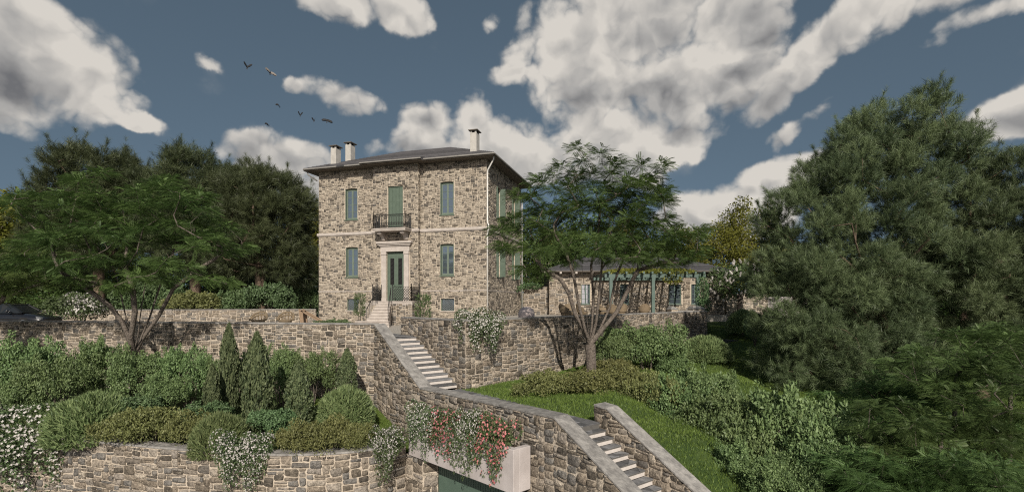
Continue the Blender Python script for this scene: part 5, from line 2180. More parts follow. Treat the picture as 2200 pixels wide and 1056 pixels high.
# shrub prototypes
for v in range(3):
    make_shrub_proto('leafy', 'leafy_shrub', L_shrub, shrub_mesh(11000, 0.075, 34, rough=0.95))
for v in range(2):
    make_shrub_proto('bright', 'bright_shrub', L_shrub_b, shrub_mesh(9000, 0.085, 28, rough=1.0))
for v in range(3):
    make_shrub_proto('bush', 'leafy_bush', L_bush, shrub_mesh(17000, 0.046, 52, rough=0.78))
for v in range(2):
    make_shrub_proto('olive', 'olive_shrub', L_olive, shrub_mesh(9000, 0.062, 38, up=0.9, rough=0.85))
for v in range(2):
    # round mound of upright narrow leaves
    n = 8000
    d = rdir(n); d[:, 2] = np.abs(d[:, 2])
    pos = d * np.array([0.93, 0.93, 0.88]) * (1 - 0.2 * rng.random((n, 1)) ** 2) * (1 + 0.05 * np.sin(7 * d[:, :1]) * np.sin(6 * d[:, 1:2]))
    V, F = scatter(BLADE_V, BLADE_F, pos, unit(d + np.array([0, 0, 0.5]) + rdir(n) * 0.75), unit(d + rdir(n) * 0.6), 0.24 * rng.uniform(0.6, 1.25, n) * 0.62)
    V2, F2 = scatter(LEAF_V * np.array([1, 0.5, 1]), LEAF_F, pos[:2600] * 0.96, unit(d[:2600] + rdir(2600) * 0.8), unit(d[:2600] + rdir(2600) * 0.6), 0.16)
    T = np.repeat(rng.random(n), 3)
    make_shrub_proto('mound', 'mounded_shrub', L_mound, join([(V, F, T), (V2, F2, np.repeat(rng.random(2600) * 0.7, 4))]))
for v in range(2):
    # columnar conifer, unit: half width 1, height 1
    n = 7000
    t = rng.random(n) ** 0.8
    a = rng.random(n) * 6.283
    prof_r = np.interp(t, [0, 0.08, 0.25, 0.55, 0.78, 0.93, 1.0], [0.55, 0.75, 0.86, 0.78, 0.52, 0.22, 0.02])
    lump = 1 + 0.16 * np.sin(3 * a + 9 * t) + 0.12 * np.sin(7 * a - 21 * t)
    rad = prof_r * lump * (1 - 0.3 * rng.random(n) ** 2)
    pos = np.stack([rad * np.cos(a), rad * np.sin(a), t * 0.97], 1)
    # leaves are made in the unit of width, then the height is scaled: keep them upright and small
    out = np.stack([np.cos(a), np.sin(a), np.full(n, 0.32)], 1)
    nr_ = unit(out * 0.9 + rdir(n) * 0.7)
    V, F = scatter(LEAF_V * np.array([1, 1.1, 1]), LEAF_F, pos, unit(np.cross(nr_, rdir(n)) * 0.8 + np.array([0, 0, 0.6]) + out * 0.25), nr_, 0.15 * rng.uniform(0.6, 1.2, n))
    ctr = np.repeat(pos, 4, axis=0)
    V[:, 2] = ctr[:, 2] + (V[:, 2] - ctr[:, 2]) * 0.34
    make_shrub_proto('conifer', 'columnar_conifer', L_conifer, (V, F, np.repeat(rng.random(n), 4)), stem=True)


def trailing(n_leaf, n_fl, depth=1.0, strands=9, fl=0.085, leaf=0.085):
    """mound that spills over an edge: the edge runs along x at y = 0, the wall face hangs at y < 0; half width 1, mound height about .6, drop about depth"""
    L = []
    for k in range(16):
        L.append((np.array([rng.uniform(-0.8, 0.8), rng.uniform(-0.15, 0.55), rng.uniform(0.05, 0.42)]), rng.uniform(0.2, 0.32)))
    for k in range(strands):
        x = -0.8 + 1.6 * (k + rng.uniform(0.2, 0.8)) / strands
        dl = depth * rng.uniform(0.35, 1.0) * (1.1 - 0.45 * abs(x))
        m = max(3, int(dl / 0.14))
        for q in range(m):
            f = q / (m - 1)
            L.append((np.array([x + rng.uniform(-0.07, 0.07) + 0.1 * math.sin(3 * f + k), -0.16 - 0.06 * math.sin(2.5 * f) + rng.uniform(-0.04, 0.02), 0.06 - dl * f]), 0.20 * (1 - 0.62 * f)))
    w = np.array([r * r for c, r in L]); w /= w.sum()
    out = []
    for (n, tv, tf, s, shell) in ((n_leaf, LEAF_V, LEAF_F, leaf, 0.0), (n_fl, FLOWER_V, FLOWER_F, fl, 1.0)):
        idx = rng.choice(len(L), n, p=w)
        C = np.array([c for c, r in L])[idx]; Rr = np.array([r for c, r in L])[idx]
        d = rdir(n)
        if shell:
            d = unit(d + np.array([0, -0.7, 0.5]))
        pos = C + d * (Rr * (1.06 if shell else 1) * (1 - 0.3 * rng.random(n) ** 2 * (1 - shell)))[:, None]
        ax = unit(d + rdir(n) * (0.35 if shell else 0.7) + np.array([0, -0.25, 0.2 if shell else -0.1]))
        V, F = scatter(tv, tf, pos, ax, unit(d * 0.6 + rdir(n)), s * rng.uniform(0.7, 1.2, n))
        out.append((V, F, np.repeat(rng.random(n), len(tv))))
    return out


for v in range(3):
    lf, fl = trailing(7000, 1150, depth=1.3, fl=0.06, leaf=0.075)
    make_shrub_proto('trail_white', 'white_rambler', L_vine, lf, fl, L_white, stem=False)
for v in range(2):
    lf, fl = trailing(5600, 420, depth=1.2, fl=0.085, leaf=0.075)
    make_shrub_proto('trail_pink', 'pink_rambler', L_vine, lf, fl, L_pink, stem=False)


def blossom_shrub():
    V, F, T = shrub_mesh(5200, 0.085, 26)
    n = 900
    d = rdir(n); d[:, 2] = np.abs(d[:, 2])
    idx = rng.integers(0, 26, n)
    L = lobes(26)[:26]
    C = np.array([c for c, r in L])[idx]; Rr = np.array([r for c, r in L])[idx]
    pos = C + d * Rr[:, None] * 1.05
    V2, F2 = scatter(FLOWER_V, FLOWER_F, pos, unit(d + rdir(n) * 0.4), rdir(n), 0.07 * rng.uniform(0.7, 1.3, n))
    return (V, F, T), (V2, F2, np.repeat(rng.random(n), len(FLOWER_V)))


a_, b_ = blossom_shrub()
make_shrub_proto('blossom', 'white_blossom_shrub', L_vine, a_, b_, L_white)
# oleander like plant: fans of long leaves
n = 420
d = rdir(n); d[:, 2] = np.abs(d[:, 2]) * 0.8
pos = np.stack([d[:, 0] * 0.5, d[:, 1] * 0.5, 0.25 + rng.random(n) * 0.6], 1)
V, F = scatter(LEAF_V * np.array([1, 0.42, 1]), LEAF_F, pos, unit(d + np.array([0, 0, 0.45])), unit(rdir(n) + np.array([0, 0, 0.8])), 0.30 * rng.uniform(0.7, 1.2, n))
ctr = np.repeat(pos, 4, axis=0)
V[:, 2] = ctr[:, 2] + (V[:, 2] - ctr[:, 2]) * 0.4
make_shrub_proto('oleander', 'oleander', L_vine, (V, F, np.repeat(rng.random(n), 4)))


# ------------------------------------------------------------------ shrubs of the left bed
def bed_base(px, Y, lift=0.0):
    x = (px - 1100) / 1100 * Y
    return (x, Y, -4.45 + 0.12 * (Y - 17) + lift)


def put_px(kind, label, cat, px, y0, y1, wpx, Y, group=None, var=None, zmin=None, zb=None):
    """px centre, picture rows of crown and foot, picture width, distance"""
    x = (px - 1100) / 1100 * Y
    z1 = -(y0 - 650) / 1100 * Y
    z0 = -(y1 - 650) / 1100 * Y if zb is None else zb
    return put(kind, label, cat, (x, Y, z0), wpx / 1100 * Y / 2, (z1 - z0), group=group, var=var)


B1 = 'leafy shrubs in the left bed'
for i, (kind, px, y0, y1, w, Y, lab) in enumerate([
    ('bush', 40, 722, 900, 215, 19.6, 'tall dark shrub at the left end of the bed below the parked car'),
    ('bush', 130, 756, 905, 160, 18.6, 'broad leafy shrub overlapping the tall one at the far left'),
    ('bush', 228, 724, 880, 140, 20.2, 'leafy shrub just left of the forked tree trunk'),
    ('bush', 318, 748, 885, 145, 19.4, 'leafy shrub standing right in front of the forked tree trunk'),
    ('bush', 402, 744, 885, 130, 19.8, 'leafy shrub right of the forked trunk, before the first conifer'),
    ('bush', 505, 750, 890, 110, 20.0, 'leafy shrub between the two tallest conifers'),
    ('bush', 604, 742, 880, 105, 20.2, 'leafy shrub behind and left of the middle conifer'),
    ('bush', 672, 748, 865, 110, 20.2, 'leafy shrub against the wall, right of the middle conifer'),
    ('bush', 10, 820, 930, 130, 17.6, 'lower leafy shrub in the left corner above the white blossom'),
    ('bush', 362, 800, 890, 120, 18.6, 'small leafy shrub filling the gap before the forked trunk'),
]):
    put_px(kind, lab, 'shrub', px, y0, y1, w, Y, B1)

B2 = 'columnar conifers in the left bed'
for px, y0, y1, w, Y, lab in [
    (492, 694, 880, 46, 18.9, 'slender columnar conifer rising behind the tallest conifer on its left'),
    (552, 712, 930, 68, 17.4, 'tallest and thickest columnar conifer in the middle of the bed'),
    (642, 774, 925, 62, 17.4, 'columnar conifer right of the tallest one, above the olive shrubs'),
    (746, 748, 846, 44, 19.4, 'small pointed conifer alone against the wall above the pale mound'),
    (456, 780, 900, 36, 18.0, 'thin conifer left of the tallest one, half covered by leaves'),
]:
    put_px('conifer', lab, 'conifer', px, y0, y1, w, Y, B2)
B3 = 'pale mounded shrubs in the left bed'
for px, y0, y1, w, Y, lab in [
    (205, 838, 940, 185, 17.3, 'large pale green mound above the left end of the curved wall'),
    (112, 862, 940, 130, 17.5, 'smaller pale mound half behind the white blossom at far left'),
    (742, 826, 908, 128, 18.3, 'round pale green mound below the small pointed conifer'),
    (472, 882, 970, 125, 16.0, 'pale mound at the wall edge beside the blossom, left of the tallest conifer'),
    (60, 880, 940, 110, 17.4, 'low pale mound behind the leftmost white blossom'),
]:
    put_px('mound', lab, 'shrub', px, y0, y1, w, Y, B3)
B4 = 'low olive green shrubs in the left bed'
for px, y0, y1, w, Y, lab in [
    (262, 885, 962, 130, 16.4, 'low olive green shrub right of the large pale mound'),
    (330, 872, 962, 150, 16.4, 'widest low olive green shrub, above the middle of the curved wall'),
    (400, 880, 962, 120, 16.4, 'olive green shrub touching the pale mound at the wall edge'),
    (648, 905, 990, 120, 15.6, 'olive shrub spilling over the coping right of the middle blossom'),
    (712, 897, 985, 130, 15.7, 'olive shrub below the round pale mound'),
    (766, 908, 975, 90, 15.8, 'small olive shrub beside the right blossom'),
]:
    put_px('olive', lab, 'shrub', px, y0, y1, w, Y, B4)
# gap fillers low in the bed, real shrubs too
for px, y0, y1, w, Y, lab in [
    (440, 868, 930, 120, 17.4, 'low leafy shrub between the pale mound and the thin conifer'),
    (600, 880, 950, 110, 16.8, 'low leafy shrub at the foot of the tallest conifer'),
    (300, 850, 920, 120, 17.8, 'low leafy shrub behind the widest olive shrub'),
]:
    put_px('bright', lab, 'shrub', px, y0, y1, w, Y, 'low leafy shrubs between the conifers')


def trail(kind, label, p, rx, h, ang, var, group=None):
    return put(kind, label, 'climbing plant', p, rx, h, ry=rx * 0.9, rz=ang, group=group, var=var)


def curve_face(px, Y):
    return ((px - 1100) / 1100 * Y, Y + 0.0, -4.42)


G5 = 'white flowering plants spilling over walls'
trail('trail_white', 'white blossom plant spilling over the far left end of the curved wall', (-15.9, 16.9, -4.45), 1.6, 1.6, 0.2, 0, G5)
trail('trail_white', 'white blossom plant left of the leftmost blossom, cut by the picture edge', (-17.6, 17.25, -4.4), 1.3, 1.6, 0.2, 1, G5)
trail('trail_white', 'white blossom plant hanging over the middle of the curved wall', (-7.85, 15.0, -4.42), 0.86, 1.05, 0.15, 1, G5)
trail('trail_white', 'white blossom plant hanging over the curved wall nearest the concrete planter', (-3.95, 15.65, -4.42), 0.78, 1.0, -0.6, 2, G5)
trail('trail_white', 'white blossom plant draped over the right terrace wall below the house corner', (-1.25, 19.65, -0.85), 1.0, 1.0, -0.15, 0, G5)
edv = math.atan2(ed[1], ed[0])


def on_planter(s):
    p = E_ + ed * s - en * 0.12
    return (float(p[0]), float(p[1]), -3.70)


trail('trail_white', 'white blossom plant on the left end of the concrete planter', on_planter(0.75), 0.82, 0.90, edv, 1, G5)
trail('trail_pink', 'pink flowering plant between the two white ones in the planter', on_planter(1.75), 0.74, 0.86, edv, 0, 'pink flowering plants in the planter')
trail('trail_white', 'white blossom plant trailing longest from the middle of the planter', on_planter(2.72), 0.72, 1.12, edv, 2, G5)
trail('trail_pink', 'pink flowering plant at the right end of the planter', on_planter(3.72), 0.80, 1.0, edv, 1, 'pink flowering plants in the planter')

# ------------------------------------------------------------------ shrubs right of the steps
G6 = 'low olive green shrubs around the right tree'
for px, y0, y1, w, Y, lab in [
    (1168, 797, 868, 140, 18.6, 'low olive shrub on the lawn, left of the right tree trunk'),
    (1262, 793, 862, 130, 18.6, 'low olive shrub just in front of the right tree trunk'),
    (1345, 788, 862, 130, 19.0, 'low olive shrub right of the trunk, below the dark bush'),
    (1412, 800, 900, 130, 17.6, 'olive shrub joining the large leafy bushes beside the lawn'),
    (1315, 770, 830, 110, 20.5, 'olive shrub between trunk and dark leafy bush'),
]:
    put_px('olive', lab, 'shrub', px, y0, y1, w, Y, G6)
G7 = 'leafy bushes right of the steps'
for kind, px, y0, y1, w, Y, lab in [
    ('bush', 1388, 690, 815, 190, 22.5, 'big dark leafy bush against the right terrace wall'),
    ('bush', 1330, 712, 800, 120, 22.0, 'leafy bush at the left of the big one, behind the trunk'),
    ('bush', 1440, 740, 815, 100, 22.5, 'leafy bush at the right foot of the big dark one'),
    ('bush', 1462, 800, 955, 190, 17.4, 'first leafy bush of the row along the lawn'),
    ('bush', 1522, 786, 970, 215, 18.0, 'taller leafy bush with knobbly crown in the row along the lawn'),
    ('bush', 1552, 835, 1000, 230, 16.2, 'leafy bush in the middle of the row beside the lower wall'),
    ('bush', 1722, 828, 1090, 310, 14.6, 'large pale leafy bush rising highest at the bottom right'),
    ('bush', 1625, 855, 1070, 250, 14.8, 'pale leafy bush left of the large pale one'),
    ('bush', 1795, 905, 1110, 230, 13.0, 'pale leafy bush right of the large pale one, low down'),
    ('bush', 1598, 945, 1090, 190, 13.6, 'low leafy bush at the end of the lower coping'),
    ('bush', 1680, 985, 1120, 200, 12.4, 'leafy bush at the bottom edge below the large pale one'),
]:
    put_px(kind, lab, 'shrub', px, y0, y1, w, Y, G7)
G8 = 'rounded shrubs on the shaded slope'
for px, y0, y1, w, Y, lab in [(1515, 718, 772, 112, 27.0, 'round clipped shrub in shade below the terrace wall end'), (1596, 662, 712, 70, 34, 'small round shrub on the slope under the white spiked shrub')]:
    put_px('mound', lab, 'shrub', px, y0, y1, w, Y, G8)
put_px('bright', 'small bright shrub at the edge of the right pine shade', 'shrub', 1622, 676, 735, 60, 28.0)
# oleanders by the entrance
for px, y0, Y, w, lab in [(773, 622, 32.4, 40, 'oleander left of the entrance steps'), (908, 624, 29.6, 56, 'oleander right of the entrance landing')]:
    x = (px - 1100) / 1100 * Y
    put('oleander', lab, 'plant', (x, Y, ZT), w / 1100 * Y / 2 * 0.95, (650 - y0) / 1100 * Y - ZT, group='oleanders by the entrance')
x_ = at(720, 690, 28.5)
put('leafy', 'low dark clipped hedge at the foot of the house front, left of the entrance steps', 'hedge', (x_.x, 28.5, ZT), 0.95, 0.56, ry=0.35, rz=0.0)
# left terrace
put_px('blossom', 'white flowering shrub by the low wall, right of the parked car', 'shrub', 172, 634, 700, 118, 32.0)
for kind, px, y0, w, Y, lab in [('leafy', 305, 608, 110, 40.0, 'dark hedge shrub behind the back wall, left one'), ('olive', 430, 626, 150, 39.0, 'olive hedge shrub above the back wall'),
                                ('leafy', 510, 620, 110, 40.5, 'leafy hedge shrub between the olive one and the brightest one'), ('bright', 585, 614, 100, 40.0, 'brightest hedge shrub near the tall house'),
                                ('leafy', 372, 618, 110, 41.0, 'leafy hedge shrub behind the olive one'), ('leafy', 660, 622, 60, 46, 'dark shrub close to the left house corner')]:
    x = (px - 1100) / 1100 * Y
    put(kind, lab, 'shrub', (x, Y, ZT), w / 1100 * Y / 2, (650 - y0) / 1100 * Y - ZT, group='hedge shrubs behind the back wall')


# ------------------------------------------------------------------ trees
class Skel:
    def __init__(self):
        self.p, self.par, self.tip = [], [], []

    def add(self, p, par):
        self.p.append(np.array(p, float)); self.par.append(par); self.tip.append(0)
        return len(self.p) - 1

    def reach(self, target, step=0.7, sag=0.0, jit=0.12, up_pen=0.9, start=0):
        P = np.array(self.p[start:])
        d = np.linalg.norm(P - target, axis=1)
        d = d + up_pen * np.maximum(0, P[:, 2] - target[2] + 0.2)
        i = int(np.argmin(d)) + start
        a = self.p[i]
        L = np.linalg.norm(target - a)
        n = max(1, int(L / step))
        pa = self.par[i]
        dir0 = (a - self.p[pa]) if pa >= 0 else np.array([0, 0, 1.0])
        dir0 = dir0 / max(1e-6, np.linalg.norm(dir0))
        c = a + dir0 * L * 0.35 + np.array([0, 0, sag * L])
        k = i
        for q in range(1, n + 1):
            t = q / n
            b = (1 - t) ** 2 * a + 2 * t * (1 - t) * c + t * t * target
            if q < n:
                b = b + rng.normal(size=3) * jit * step
            k = self.add(b, k)
        self.tip[k] += 1
        return k

    def mesh(self, r_base, r_tip=0.008, power=0.66, sides=6):
        n = len(self.p)
        cnt = np.array(self.tip, float)
        for i in range(n - 1, 0, -1):
            if self.par[i] >= 0:
                cnt[self.par[i]] += cnt[i]
        roots = [i for i in range(n) if self.par[i] < 0]
        tot = max(cnt[r] for r in roots)
        rad = np.maximum(r_tip, r_base * (np.maximum(cnt, 0.4) / tot) ** power)
        I = np.array([i for i in range(n) if self.par[i] >= 0])
        Pp = np.array(self.p)
        par = np.array(self.par)[I]
        A, B = Pp[par], Pp[I]
        ra, rb = np.minimum(rad[par], rad[I] * 1.35), rad[I]
        d = unit(B - A)
        ref = np.where(np.abs(d[:, 2:3]) < 0.9, np.array([[0, 0, 1.0]]), np.array([[1.0, 0, 0]]))
        s = unit(np.cross(d, ref)); t = np.cross(s, d)
        ang = np.arange(sides) * 2 * math.pi / sides
        ring = np.cos(ang)[None, :, None] * s[:, None, :] + np.sin(ang)[None, :, None] * t[:, None, :]
        A = A - d * ra[:, None] * 0.25
        V = np.concatenate([A[:, None] + ring * ra[:, None, None], B[:, None] + ring * rb[:, None, None]], 1)
        k = np.arange(sides); k2 = (k + 1) % sides
        F = np.concatenate([np.stack([k, k2, sides + k2], 1), np.stack([k, sides + k2, sides + k], 1)])
        F = F[None] + (2 * sides * np.arange(len(I)))[:, None, None]
        return V.reshape(-1, 3), F.reshape(-1, 3)


def in_ellipsoids(E, n, shell=0.0):
    """points in weighted ellipsoids (cx, cy, cz, rx, ry, rz)"""
    E = np.array(E, float)
    w = E[:, 3] * E[:, 4] * E[:, 5]
    w = w ** 0.8; w /= w.sum()
    idx = rng.choice(len(E), n, p=w)
    d = rdir(n)
    r = (shell + (1 - shell) * rng.random(n)) ** (1 / 2.2)
    return E[idx, :3] + d * r[:, None] * E[idx, 3:6], d, idx


def clumps(E, n, mind, shell=0.0):
    pts, out = in_ellipsoids(E, n * 14, shell)[0], []
    for p in pts:
        if all(((p - q) ** 2).sum() > mind * mind for q in out):
            out.append(p)
            if len(out) >= n:
                break
    return np.array(out)


def tree(name, label, cat, base, trunk_pts, E, n_clump, mind, foliage, bark, fol_mat, r_base, stems=(), group=None, shell=0.25, start=0, step=0.7, jit=0.06):
    t = thing(name, label, cat, tuple(base), group)
    sk = Skel()
    k = sk.add(base, -1)
    for p in trunk_pts:
        k = sk.add(p, k)
    fork = k
    for stl in stems:
        j = fork
        for p in stl:
            j = sk.add(p, j)
    C = clumps(E, n_clump, mind, shell)
    f = sk.p[fork]
    C = C[np.argsort(np.linalg.norm(C - f, axis=1))]
    ends = []
    for c in C:
        ends.append(sk.reach(c, step=step, jit=jit, start=start if start else len(trunk_pts)))
    V, F = sk.mesh(r_base)
    np_mesh('trunk', V, F, bark, t, smooth=True)
    dirs = np.array([sk.p[e] - sk.p[sk.par[e]] for e in ends])
    V, F, T = foliage(C, unit(dirs), np.array([E_[:3] for E_ in E]).mean(0))
    np_mesh('crown', V, F, fol_mat, t, T)
    return t


def locust_foliage(per, R, size, flat=0.45):
    def f(C, D, mid):
        n = len(C) * per
        idx = np.repeat(np.arange(len(C)), per)
        d = rdir(n)
        out = unit(C - mid)[idx]
        pos = C[idx] + d * np.array([R, R, R * flat]) * rng.random((n, 1)) ** 0.5
        ax = unit(np.stack([d[:, 0], d[:, 1], 0.25 * d[:, 2]], 1) + 0.5 * out * np.array([1, 1, 0.25]) + rdir(n) * 0.3)
        nr = unit(np.array([0, 0, 0.85]) + 0.5 * out + rdir(n) * 0.5)
        V, F = scatter(FROND_V, FROND_F, pos - ax * size * 0.3, ax, nr, size * rng.uniform(0.65, 1.2, n))
        ct = rng.random(len(C))[idx]
        T = np.repeat((0.4 * rng.random(n) + 0.45 * ct + 0.1).clip(0, 1), len(FROND_V))
        return V, F, T
    return f


def pine_foliage(per, R, size):
    def f(C, D, mid):
        n = len(C) * per
        idx = np.repeat(np.arange(len(C)), per)
        d = rdir(n)
        out = unit(C - mid)[idx]
        pos = C[idx] + d * (R * rng.random((n, 1)) ** 0.45) * np.array([1, 1, 0.85])
        ax = unit(d * 0.9 + out * 0.55 + np.array([0, 0, 0.6]) + rdir(n) * 0.35)
        stray = rng.random(n) < 0.07
        run = rng.integers(0, 4, n)
        lead = unit(out + np.array([0, 0, 0.9]) + rdir(len(C))[idx] * 0.5)
        pos = np.where(stray[:, None], C[idx] + lead * (R * 0.7 + size * 0.36 * run[:, None]) + rdir(n) * size * 0.10, pos)
        ax = np.where(stray[:, None], lead, ax)
        V, F = scatter(TUFT_V, TUFT_F, pos, ax, rdir(n), size * np.where(stray, 0.75, 1.0) * rng.uniform(0.7, 1.25, n))
        ct = rng.random(len(C))[idx]
        T = np.repeat((0.35 * rng.random(n) + 0.45 * ct + 0.1).clip(0, 1), len(TUFT_V))
        return V, F, T
    return f


def leaf_foliage(per, R, size):
    def f(C, D, mid):
        n = len(C) * per
        idx = np.repeat(np.arange(len(C)), per)
        d = rdir(n)
        pos = C[idx] + d * (R * rng.random((n, 1)) ** 0.5)
        V, F = scatter(LEAF_V, LEAF_F, pos, unit(d + rdir(n) * 0.8), unit(d + rdir(n) + np.array([0, 0, 0.6])), size * rng.uniform(0.6, 1.25, n))
        ct = rng.random(len(C))[idx]
        return V, F, np.repeat((0.55 * rng.random(n) + 0.4 * ct).clip(0, 1), 4)
    return f


def ell(px, py, Y, wx, hy, ry):
    """ellipsoid from picture centre and half sizes at distance Y"""
    p = at(px, py, Y)
    return (p.x, p.y, p.z, wx / 1100 * Y, ry, hy / 1100 * Y)


def pts(lst):
    return [tuple(at(*q)) for q in lst]


# left locust tree in the bed
Y = 21.0
tree('locust_tree', 'large spreading tree with feathery leaves in the left bed, several leaning stems', 'tree', (at(293, 860, Y).x, Y, -4.1),
     pts([(291, 800, Y), (287, 762, Y)]),
     [ell(290, 440, Y, 160, 66, 2.2), ell(165, 470, Y - 0.4, 115, 66, 2.0), ell(400, 470, Y, 110, 66, 2.0), ell(120, 545, Y, 70, 55, 1.8), ell(300, 520, Y - 1, 200, 62, 2.2), ell(250, 585, Y - 1.4, 150, 36, 1.6), ell(455, 545, Y - 0.3, 70, 48, 1.5), ell(390, 600, Y - 0.8, 100, 26, 1.3)],
     110, 0.66, locust_foliage(100, 0.58, 0.34, 0.42), M_bark, L_locust, 0.20,
     stems=[pts([(281, 724, Y - .4), (290, 670, Y - .6), (285, 620, Y - .8), (270, 575, Y - .9)]), pts([(300, 732, Y + .3), (322, 680, Y + .5), (345, 610, Y + .6), (365, 560, Y + .6), (380, 520, Y + .6)]), pts([(276, 722, Y - .2), (262, 690, Y - .3), (235, 655, Y - .5), (180, 615, Y - .6), (135, 590, Y - .7)]), pts([(285, 725, Y), (268, 670, Y + .2), (255, 610, Y + .2), (240, 570, Y)]), pts([(296, 722, Y - .3), (304, 660, Y - .3), (314, 600, Y - .2), (325, 560, Y - .2)]),
            pts([(305, 728, Y), (340, 680, Y + .1), (372, 620, Y + .1), (430, 575, Y), (480, 545, Y)])], start=3, step=0.4)

# locust at the far left edge, trunk out of the picture
Y = 22.5
tree('locust_tree', 'feathery leaved tree at the far left edge, its bare branches reaching in over the car', 'tree', (at(-60, 850, Y).x, Y, -3.9),
     pts([(-58, 780, Y), (-45, 720, Y)]),
     [ell(-50, 575, Y, 120, 50, 2.0), ell(45, 560, Y, 70, 36, 1.8), ell(40, 600, Y - .6, 80, 26, 1.4), ell(-60, 620, Y - 1, 70, 35, 1.4)],
     50, 0.76, locust_foliage(74, 0.6, 0.40, 0.34), M_bark, L_locust, 0.22,
     stems=[pts([(-30, 670, Y - .2), (10, 640, Y - .4), (60, 618, Y - .5), (100, 605, Y - .5)]), pts([(-40, 660, Y), (-20, 600, Y)]), pts([(-60, 660, Y + .2), (-90, 590, Y)])], start=3)

# right tree by the terrace wall
Y = 20.2
tree('locust_tree', 'multi-stemmed feathery tree standing on the lawn in front of the right terrace wall', 'tree', (at(1270, 815, Y).x, Y, -3.1),
     pts([(1270, 780, Y), (1268, 738, Y)]),
     [ell(1250, 375, Y, 85, 56, 1.8), ell(1370, 395, Y, 72, 62, 1.8), ell(1160, 430, Y, 80, 52, 1.7), ell(1300, 460, Y, 150, 66, 2.2), ell(1130, 500, Y - .2, 92, 48, 1.5), ell(1105, 535, Y - .5, 60, 22, 1.2), ell(1435, 500, Y + .2, 82, 42, 1.6), ell(1460, 540, Y, 60, 24, 1.2), ell(1260, 535, Y - 1, 150, 32, 1.5), ell(1420, 545, Y, 80, 28, 1.3), ell(1180, 580, Y - 1, 70, 18, 1.0)],
     150, 0.54, locust_foliage(84, 0.48, 0.31, 0.5), M_bark, L_locust, 0.215, shell=0.03,
     stems=[pts([(1272, 700, Y + .3), (1275, 640, Y + .4), (1270, 570, Y + .4), (1285, 500, Y + .4), (1290, 440, Y + .3)]), pts([(1290, 705, Y + .2), (1310, 660, Y + .4), (1322, 600, Y + .5), (1345, 540, Y + .5), (1365, 480, Y + .4)]), pts([(1258, 712, Y - .3), (1245, 660, Y - .5), (1232, 590, Y - .6), (1215, 540, Y - .6), (1190, 500, Y - .5)]), pts([(1253, 705, Y - .2), (1235, 672, Y - .3), (1222, 630, Y - .4), (1205, 600, Y - .4), (1160, 570, Y - .3)]), pts([(1262, 695, Y + .2), (1258, 640, Y + .2), (1250, 570, Y + .2), (1262, 500, Y + .2)]),
            pts([(1280, 695, Y - .1), (1286, 650, Y - .2), (1290, 600, Y - .2), (1300, 530, Y - .2), (1318, 480, Y)]), pts([(1300, 700, Y), (1325, 670, Y + .2), (1345, 630, Y + .2), (1370, 580, Y + .2), (1400, 540, Y)])], start=3, step=0.4)

# dark pines behind the left terrace
Y = 46.0
pk = dict(bark=M_bark_pine, fol_mat=L_pine_b, shell=0.35, step=1.3)
tree('pine_tree', 'left dark pine behind the terrace, its ragged crown the widest of the three', 'tree', (at(215, 690, Y).x, Y, -1.6), pts([(213, 620, Y), (210, 540, Y)]),
     [ell(212, 380, Y, 75, 50, 3.5), ell(150, 445, Y, 55, 60, 3.2), ell(270, 430, Y, 75, 80, 3.5), ell(205, 500, Y, 120, 80, 3.5), ell(125, 540, Y, 50, 60, 3)],
     80, 1.5, pine_foliage(110, 1.05, 0.95), r_base=0.42, group='dark pines behind the left terrace', **pk)
tree('pine_tree', 'middle dark pine behind the terrace with a domed crown', 'tree', (at(420, 690, Y - 1).x, Y - 1, -1.6), pts([(420, 620, Y - 1), (418, 520, Y - 1)]),
     [ell(408, 380, Y - 1, 55, 44, 3.0), ell(420, 430, Y - 1, 110, 85, 3.5), ell(430, 520, Y - 1, 110, 80, 3.5), ell(350, 470, Y, 80, 80, 3)],
     74, 1.45, pine_foliage(110, 1.05, 0.92), r_base=0.42, group='dark pines behind the left terrace', **pk)
tree('pine_tree', 'right dark pine behind the terrace, next to the house corner', 'tree', (at(560, 690, Y - 2).x, Y - 2, -1.6), pts([(560, 620, Y - 2), (556, 540, Y - 2)]),
     [ell(538, 405, Y - 2, 45, 40, 2.8), ell(570, 450, Y - 2, 90, 75, 3.2), ell(610, 500, Y - 2, 45, 70, 3), ell(520, 520, Y - 2, 80, 75, 3), ell(625, 565, Y - 2, 35, 40, 2.2)],
     70, 1.4, pine_foliage(110, 1.0, 0.92), r_base=0.4, group='dark pines behind the left terrace', **pk)

